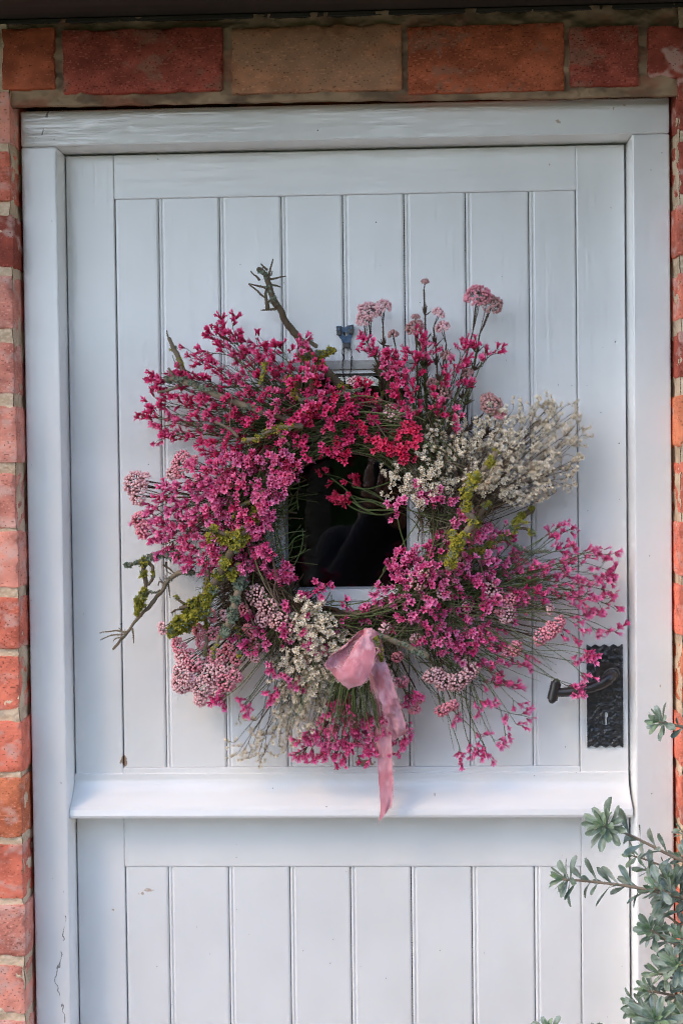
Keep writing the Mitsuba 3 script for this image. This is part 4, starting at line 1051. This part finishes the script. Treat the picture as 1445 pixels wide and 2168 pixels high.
twig([(515, 1210), (505, 1250), (496, 1290), (484, 1322), (472, 1350)], 8, 8, [-.08, -.10, -.09], 1, GREY, 2.4, 1.5); twig([(484, 1318), (468, 1345), (455, 1370), (450, 1395)], 6, 3.5, -.085, 1, YEL, 1.0, .9)
twig([(440, 1205), (436, 1240), (430, 1280), (438, 1330), (432, 1390)], 6, 4, [-.07, -.06], 1, MOSS, .9, 1.0); twig([(500, 1330), (508, 1360), (504, 1395)], 4, 3, -.075, 1, YEL, 1.0, .9)
twig([(560, 1040), (530, 1062), (505, 1075), (492, 1100)], 5, 2.5, -.09, 1, MOSS, .7, .8); twig([(538, 1055), (545, 1075), (546, 1092)], 3, 1.5, -.095, 1, None, 1, 1, thorns=2); twig([(568, 1020), (580, 1050), (586, 1065)], 3, 1.5, -.08, 1)
twig([(566, 1160), (578, 1190), (585, 1225), (580, 1250), (592, 1282)], 2.6, 1.8, -.095, 2)
twig([(1052, 955), (1040, 975), (1020, 995)], 6, 6, -.11, 1, YEL, 1.8, 1.2); twig([(1012, 1005), (990, 1035), (986, 1062), (990, 1085), (1000, 1100), (985, 1130), (962, 1165), (950, 1205)], 7, 9, [-.115, -.11, -.105], 1, YEL, 2.6, 1.5); twig([(958, 1125), (962, 1150), (965, 1170)], 6, 5, -.10, 1, YEL, 2.2, 1.4)
twig([(1128, 1078), (1100, 1098), (1085, 1122), (1050, 1145), (1000, 1170), (930, 1185)], 6, 8, [-.045, -.075], 0, MOSS, 1.6, 1.3); twig([(1085, 1120), (1105, 1118), (1132, 1134)], 4, 2.5, -.055, 0, YEL, 1.6, 1.2); twig([(1035, 1065), (1015, 1090), (1005, 1115)], 6, 5, -.09, 0, MOSS, 1.4, 1.2)
twig([(1072, 1140), (1095, 1160), (1130, 1168), (1160, 1165)], 4, 2.2, -.06, 0, GREY, 1.0, .9); twig([(1085, 1118), (1108, 1108), (1127, 1105)], 3, 1.5, -.06, 1, YEL, .6, .7)
twig([(780, 1338), (820, 1352), (860, 1368), (905, 1390)], 5, 7, -.10, 1, GREY, .9, 1.0); twig([(795, 1352), (802, 1380), (812, 1400)], 5, 4, -.105, 1, MOSS, 1.6, 1.1)
twig([(930, 1215), (960, 1220), (975, 1228)], 3, 2, -.09, 2)

# --- long loose stems across the pane and under it
ls = MB()
for _ in range(70):
    a = np.array([750 + rng.normal() * 22, 1375 + rng.normal() * 12]); b = np.array([750 + (a[0] - 750) * 2.2 + rng.normal() * 26, 1530 + rng.normal() * 22])
    ls.add(*tube(bez(W(a[0], a[1], -.062), W((a[0] + b[0]) / 2 + rng.normal() * 10, (a[1] + b[1]) / 2, -.085 - rng.uniform(0, .015)), W(b[0], b[1], -.07), 7), np.linspace(.0007, .0004, 7), 4, False), tint(GREENS[rng.integers(4)] * 1.25, .25))
for pts, y in (([(735, 1068), (770, 1085), (805, 1090), (838, 1082)], -.05), ([(745, 1062), (780, 1080), (838, 1080)], -.055), ([(745, 1030), (775, 1035), (805, 1028), (850, 1005)], -.05), ([(838, 1075), (846, 1120), (858, 1160), (862, 1180)], -.05), ([(895, 1090), (860, 1140), (820, 1200), (785, 1250)], -.045),
               ([(700, 1012), (735, 1040), (765, 1075), (800, 1090)], -.05), ([(578, 1100), (590, 1140), (602, 1190)], -.03), ([(580, 1110), (584, 1150), (600, 1195)], -.03), ([(810, 1235), (790, 1262), (770, 1275), (700, 1282)], -.05), ([(810, 1210), (815, 1200), (850, 1180)], -.05)):
    ls.add(*tube(spline([W(a, b, y) for a, b in pts], 18), .0008, 5, False), tint(GREENS[1], .2))
put('loose_stem', ls, 'plant', WR, kind='stuff')
# stalks of the bunches: green fans under and beside the ring
fan = MB(); STRIP = (W(690, 800)[0], W(832, 800)[0], W(735, 838)[2], W(735, 770)[2])
PANE = (W(590, 1100)[0], W(872, 1100)[0], W(735, 1262)[2], W(735, 985)[2])
for _ in range(520):
    q = np.array([rng.uniform(400, 590), rng.uniform(1190, 1430)]); r = np.array([CX, CY]) + unit(q - [CX, CY]) * 205 + rng.normal(size=2) * 14
    if np.hypot(*(q - [CX, CY])) < 215: continue
    STEMS.append((W(r[0], r[1], -rng.uniform(.03, .06)), W(q[0], q[1], -rng.uniform(.02, .07)), BROWNS[rng.integers(4)]))
for a, b, c in STEMS:
    for _ in range(3 if np.linalg.norm(b - a) < .11 else 2):
        A_ = a + rng.normal(size=3) * np.array([.012, .008, .012]); e = rng.uniform(.55, .9)
        B_ = A_ + (b - A_) * e + rng.normal(size=3) * np.array([.009, .006, .009]); B_[1] = min(B_[1], -.012)
        if STRIP[0] < B_[0] < STRIP[1] and B_[2] > STRIP[2]: continue
        if PANE[0] < B_[0] < PANE[1] and PANE[2] < B_[2] < PANE[3]: continue
        fan.add(*tube(bez(A_, (A_ + B_) / 2 + rng.normal(size=3) * np.linalg.norm(B_ - A_) * .09, B_, 7), np.linspace(.0007, .0003, 7) * rng.uniform(.7, 1.15), 3, False), tint(c, .35))
put('stalk_fan', fan, 'plant', WR, kind='stuff')

# ------------------------------------------------------------------ ribbon
RB = thing('ribbon', 'dusty pink velvet ribbon tied in a loop at the foot of the wreath', 'ribbon')


def ribbon(pts, width, wdir, name, n=60, m=9, crinkle=.0016, seed=1, fray=True, cup=.0, slant=0.0):
    """A strip of cloth along points (px, py, Y), with a width vector interpolated along it."""
    P = spline([W(x, y, yy) for x, y, yy in pts], n)
    t = np.linspace(0, 1, n)
    Wd = np.array([np.interp(t, np.linspace(0, 1, len(wdir)), [w[k] for w in wdir]) for k in range(3)]).T
    Wd /= np.linalg.norm(Wd, axis=1, keepdims=True)
    wd = np.interp(t, np.linspace(0, 1, len(width)), width)
    d = np.gradient(P, axis=0); d /= np.linalg.norm(d, axis=1, keepdims=True)
    N = np.cross(d, Wd); N /= np.linalg.norm(N, axis=1, keepdims=True)
    s = np.linspace(-.5, .5, m)
    V = P[:, None] + Wd[:, None] * (s[None, :, None] * wd[:, None, None])
    ph = meshkit.fbm(np.stack([np.repeat(t * 9, m), np.tile(s * 3.5, n), np.full(n * m, seed * 3.1)], 1), 3, seed).reshape(n, m) - .5
    V = V + N[:, None] * (ph * 2 * crinkle * 2.2 + cup * (np.abs(s)[None] * 2) ** 2)[..., None]
    e = (meshkit.noise(np.stack([t * 60, t * 0, t * 0 + seed], 1), seed) - .5) * .0012
    V[:, 0] -= Wd * e[:, None]; V[:, -1] += Wd * e[:, None]
    V = V + d[:, None] * (s[None, :, None] * slant * (t ** 10)[:, None, None])
    i = np.arange(n * m).reshape(n, m); th = .0009
    v = np.vstack([V.reshape(-1, 3), V.reshape(-1, 3) + np.repeat(N, m, 0) * th]); k = n * m
    a, b, c, dd = i[:-1, :-1].ravel(), i[1:, :-1].ravel(), i[1:, 1:].ravel(), i[:-1, 1:].ravel()
    f = [np.stack([a, b, c], 1), np.stack([a, c, dd], 1), np.stack([a, c, b], 1) + k, np.stack([a, dd, c], 1) + k]
    for q in (i[:, 0], i[:, -1][::-1], i[0][::-1], i[-1]): f += [np.stack([q[:-1], q[1:], q[1:] + k], 1), np.stack([q[:-1], q[1:] + k, q[:-1] + k], 1)]
    mb = trimesh.Trimesh(v, np.vstack(f), process=False)
    key = put(name, mb, 'velvet', RB, smooth=True)
    if fray:
        fb = MB()
        for j in range(0, 150):
            q = rng.integers(1, n - 1); sd = rng.choice([0, m - 1]); o = Wd[q] * (-1 if sd == 0 else 1)
            b0 = V[q, sd]; e1 = b0 + o * rng.uniform(.001, .0045) + d[q] * rng.normal() * .003 + N[q] * rng.normal() * .0015
            fb.add(*tube(bez(b0, (b0 + e1) / 2 + rng.normal(size=3) * .0008, e1, 4), .00016, 3, False), (.72, .50, .54))
        for j in range(40):
            q = rng.integers(0, m); b0 = V[-1, q]; e1 = b0 + d[-1] * rng.uniform(.001, .006) + Wd[-1] * rng.normal() * .001
            fb.add(*tube(np.array([b0, e1]), .00016, 3, False), (.72, .50, .54))
        put('frayed_edge', fb, 'plant', key)
    return key


ribbon([(780, 1342, -.10), (773, 1366, -.118), (762, 1400, -.130), (742, 1432, -.136), (717, 1440, -.128), (706, 1418, -.114), (715, 1388, -.104), (740, 1356, -.098), (772, 1340, -.094)], [.012, .027, .033, .035, .033, .031, .029, .021, .012],
       [(.8, 0, -.4), (.95, -.1, -.3), (.95, -.15, -.25), (.85, -.1, -.5), (.6, .2, -.75), (.75, .45, -.3), (.8, .5, .1), (.6, .5, .3), (.3, .3, -.8)], 'loop', seed=2, crinkle=.0030, cup=-.004)
ribbon([(770, 1340, -.096), (782, 1342, -.108), (796, 1352, -.104), (800, 1372, -.094)], [.012, .016, .016, .012], [(.3, 0, 1), (.1, -.2, 1), (.8, 0, .5)], 'knot', n=24, seed=5, fray=False)
ribbon([(788, 1352, -.098), (796, 1392, -.106), (808, 1430, -.106), (822, 1475, -.104), (834, 1515, -.098), (846, 1560, -.085)], [.012, .021, .022, .021, .021, .018], [(1, 0, .1), (.95, .25, .1), (.95, -.2, .2), (.9, .3, .25), (.9, -.1, .3)], 'tail', seed=3, crinkle=.0050)
ribbon([(786, 1350, -.092), (796, 1420, -.088), (806, 1490, -.075), (812, 1560, -.060), (814, 1610, -.056), (817, 1660, -.056), (818, 1695, -.057), (815, 1722, -.058)], [.014, .022, .021, .020, .020, .019, .018, .015], [(1, 0, .1), (.98, .15, .05), (.98, .1, 0), (.98, -.1, 0), (.95, .1, .3)], 'tail', seed=4, crinkle=.0022, slant=-.018)

# ------------------------------------------------------------------ silver shrub at the right
SH = thing('shrub', 'silvery green shrub with narrow leaves reaching in from the right of the door', 'shrub')


def leaf_mesh(L, w, curl, fold, twist):
    n = 8; t = np.linspace(0, 1, n)
    wid = w * np.array([.18, .26, .42, .66, .90, 1.0, .92, .42])
    mid = np.stack([t * L, t * 0, curl * L * t ** 2], 1)
    V, T_ = [], []
    for i in range(n):
        for s in (-1, -.5, 0, .5, 1):
            a = twist * t[i]
            o = np.array([0, math.cos(a), math.sin(a)]) * s * wid[i] / 2 + np.array([0, 0, 1]) * fold * abs(s) * wid[i] / 2
            V.append(mid[i] + o); T_.append((t[i], abs(s)))
    i = np.arange(n * 5).reshape(n, 5)
    a, b, c, d = i[:-1, :-1].ravel(), i[1:, :-1].ravel(), i[1:, 1:].ravel(), i[:-1, 1:].ravel()
    return np.array(V), np.vstack([np.stack([a, b, c], 1), np.stack([a, c, d], 1)]), np.array(T_)


def leaf_at(key, p, d, L, w, young=0.0, up=None):
    v, f, t = leaf_mesh(L, w, rng.uniform(-.3, .22), rng.uniform(.15, .6), rng.normal() * .35)
    x = unit(d); z = np.array(up if up is not None else (0, -.7, .7)) + rng.normal(size=3) * .35
    z = unit(z - x * (x @ z)); y = np.cross(z, x)
    R = np.stack([x, y, z], 1)
    base = np.array((.098, .150, .098)) * (1 - young) + np.array((.17, .26, .115)) * young
    base = base * rng.uniform(.6, 1.35)
    silver = np.array((.48, .545, .50))
    k = np.clip((meshkit.fbm(v * 160 + rng.uniform(0, 50), 3, 3) - .42) * 3.2, 0, 1)[:, None] * (.55 - .3 * young) + .18 * (t[:, 1:2] > .9) + .12 * (t[:, 1:2] < .1)
    c = base * (1 - k) + silver * k
    mb = MB(); mb.add(v @ R.T + p, f, c)
    put('leaf', mb, 'leaf', key, smooth=True)


def shrub_sprig(pts, tipdir, nros=16, nst=12, Lr=.026, seed=0, thick=1.0, start=.08, rosette=True, wr=.34):
    P = spline([W(*q) for q in pts], 26); tip = P[-1]
    mb = MB(); v, f = tube(P, np.linspace(.0024, .0013, 26) * thick, 7)
    mb.add(v, f, np.array((.23, .20, .175)) * (.75 + .5 * meshkit.fbm(v * 200, 2, 3))[:, None])
    key = put('sprig', mb, 'plant', SH, smooth=True)
    td = unit(np.array(tipdir, float)); F = frame_of(td, rng.uniform(0, 6))
    nros, nst = int(nros * 1.25), int(nst * 1.5)
    if rosette:
        for i in range(nros):
            k = i / nros; ph = i * 2.39996
            op = .12 + 1.35 * k ** .75
            d = F @ np.array([math.sin(op) * math.cos(ph), math.sin(op) * math.sin(ph), math.cos(op)])
            L = Lr * 1.18 * (.32 + .78 * k ** .6) * rng.uniform(.85, 1.15)
            leaf_at(key, tip - td * .010 * k + d * .001, d, L, L * wr * rng.uniform(.85, 1.15), young=max(0, .9 - k * 1.1), up=td)
    for i in range(nst):
        k = start + (1 - start - .06) * (i + rng.uniform(0, .6)) / nst
        j = min(24, int(k * 25)); u = unit(P[j + 1] - P[j]); ph = i * 2.39996 + seed
        o = unit(np.cross(u, [0, -1, .2])); o2 = np.cross(u, o)
        d = unit(u * rng.uniform(.3, .85) + (o * math.cos(ph) + o2 * math.sin(ph)) * .9)
        L = Lr * rng.uniform(.9, 1.4)
        leaf_at(key, P[j], d, L, L * rng.uniform(.25, .34), up=unit(u * .7 + np.array([0, -.3, .5])))


YS = -.22
shrub_sprig([(1540, 1560, YS), (1490, 1546, YS), (1440, 1538, YS), (1392, 1528, YS - .01)], (-.8, -.45, .3), 16, 7, .0185, 1)
shrub_sprig([(1560, 1880, YS - .02), (1500, 1848, YS - .02), (1420, 1812, YS - .02), (1340, 1772, YS - .02), (1278, 1748, YS - .03)], (-.5, -.75, .35), 24, 12, .0235, 2, start=.25)
shrub_sprig([(1560, 1925, YS - .05), (1500, 1912, YS - .05), (1400, 1890, YS - .05), (1300, 1872, YS - .05), (1190, 1862, YS - .05)], (-.95, -.25, .1), 17, 20, .0225, 3, start=.2)
shrub_sprig([(1520, 1890, YS + .06), (1440, 1850, YS + .06), (1380, 1825, YS + .06), (1338, 1812, YS + .05)], (-.8, -.4, .1), 9, 7, .016, 4, thick=.7)
shrub_sprig([(1560, 2050, YS), (1490, 2030, YS), (1430, 2000, YS), (1375, 1968, YS)], (-.6, -.5, .5), 18, 11, .0200, 5, start=.2)
shrub_sprig([(1540, 2100, YS - .04), (1490, 2090, YS - .04), (1450, 2060, YS - .05), (1432, 2042, YS - .06)], (-.3, -.8, .4), 18, 5, .0205, 6, start=.3)
shrub_sprig([(1560, 2150, YS), (1500, 2135, YS), (1440, 2112, YS), (1370, 2098, YS)], (-.85, -.35, .3), 16, 12, .0195, 7, start=.2)
shrub_sprig([(1440, 2300, YS - .08), (1420, 2240, YS - .08), (1400, 2190, YS - .08), (1388, 2160, YS - .08)], (-.1, -.7, .6), 20, 8, .0245, 8, start=.3)
shrub_sprig([(1220, 2350, YS - .04), (1190, 2280, YS - .04), (1170, 2220, YS - .04), (1160, 2180, YS - .04)], (-.1, -.3, .9), 12, 6, .0205, 9, start=.4)
shrub_sprig([(1310, 2360, YS), (1290, 2290, YS), (1270, 2230, YS), (1262, 2190, YS)], (0, -.3, .9), 10, 5, .018, 10, start=.4)
shrub_sprig([(1560, 1985, YS - .02), (1500, 1960, YS - .02), (1450, 1925, YS - .02), (1415, 1870, YS - .01)], (-.4, -.3, .8), 12, 10, .024, 11, start=.2)
shrub_sprig([(1580, 1900, YS + .03), (1520, 1870, YS + .03), (1470, 1840, YS + .03), (1442, 1818, YS + .03)], (-.6, -.6, .3), 10, 5, .015, 12)
shrub_sprig([(1560, 2060, YS + .04), (1500, 2000, YS + .04), (1440, 1960, YS + .04), (1400, 1930, YS + .04)], (-.6, -.4, .6), 10, 8, .019, 13)
shrub_sprig([(1560, 2210, YS - .03), (1520, 2180, YS - .03), (1480, 2150, YS - .03), (1440, 2150, YS - .04)], (-.7, -.6, .3), 16, 8, .021, 14)
for n_, (x, y, dx, dy, L_, ns) in enumerate(((1428, 1895, -.7, -.3, .026, 12), (1405, 1990, -.6, -.5, .021, 12), (1440, 1985, -.3, -.7, .022, 12), (1395, 2060, -.7, -.5, .021, 12), (1438, 2095, -.4, -.7, .022, 12), (1352, 2150, -.7, -.4, .021, 12), (1425, 2165, -.3, -.8, .025, 14), (1335, 2120, -.9, -.2, .018, 9), (1385, 1880, -.8, -.3, .021, 10), (1442, 1760, -.5, -.6, .015, 7), (1365, 1840, -.8, -.4, .017, 8))):
    yy = YS + .05 * math.sin(n_ * 2.1)
    shrub_sprig([(x + 130, y + 60 + 10 * (n_ % 3), yy), (x + 80, y + 30, yy), (x + 35, y + 14, yy), (x, y, yy - .01)], (dx, -.5, -dy), ns, 8, L_, 20 + n_, start=.1)
# woody stems down to the ground, beyond the picture
wd = MB()
for (x, y, yy) in ((1540, 1560, YS), (1560, 1880, YS - .02), (1560, 1925, YS - .05), (1520, 1890, YS + .06), (1560, 2050, YS), (1540, 2100, YS - .04), (1560, 2150, YS), (1440, 2300, YS - .08), (1220, 2350, YS - .04), (1310, 2360, YS), (1560, 1985, YS - .02), (1580, 1900, YS + .03), (1560, 2060, YS + .04), (1560, 2210, YS - .03)):
    p = W(x, y, yy); g = np.array([.56 + rng.normal() * .05, YS + rng.normal() * .05, 0.0])
    q = np.array([g[0] * .6 + p[0] * .4 + .03, YS, p[2] * .55])
    wd.add(*tube(spline([g, q, p], 20), np.linspace(.006, .0024, 20), 7), (.16, .12, .10))
put('woody_stem', wd, 'plant', SH, smooth=True)


def join_past(prefix, most=300):
    """The pieces of one part past the 300 that show largest become one part of kind stuff."""
    of = [q for q in pending if prefix(q[0])]
    if len(of) <= most * 1.05: return
    def shown(q):
        v = np.asarray(q[1].vertices if hasattr(q[1], 'vertices') else q[1][0]); d = v - EYE
        x, z, y = d @ RIGHT, d @ UP, d @ FWD
        u, w = x / y * FPX, z / y * FPX
        inside = (abs(u) < 722) & (abs(w) < 1084)
        return 0 if not inside.any() else np.ptp(u[inside]) * np.ptp(w[inside])
    rest = sorted(of, key=shown)[:len(of) - most]
    whole = set(q[0] for q in rest)
    groups = {}
    for q in [q for q in pending if q[0] in whole or q[0].rsplit('__', 1)[0] in whole]:
        groups.setdefault(q[2], []).append(q); pending.remove(q); del scene[q[0]]; labels.pop(q[0], None)
    for name, qs in groups.items():
        mb = MB()
        for q in qs: mb.add(q[1].vertices, q[1].faces, q[4])
        top = qs[0][0].split('__')[0]
        put({'plant': 'fine_sprays', 'leaf': 'foliage'}.get(name, 'small_blossom'), mb, name, top, smooth=qs[0][3], kind='stuff')


join_past(lambda k: k.startswith('wreath__pink_sprig') and k.count('__') == 1)
join_past(lambda k: k.startswith('wreath__white_sprig') and k.count('__') == 1)
join_past(lambda k: k.startswith('shrub__') and '__leaf' in k)
finish_tones()
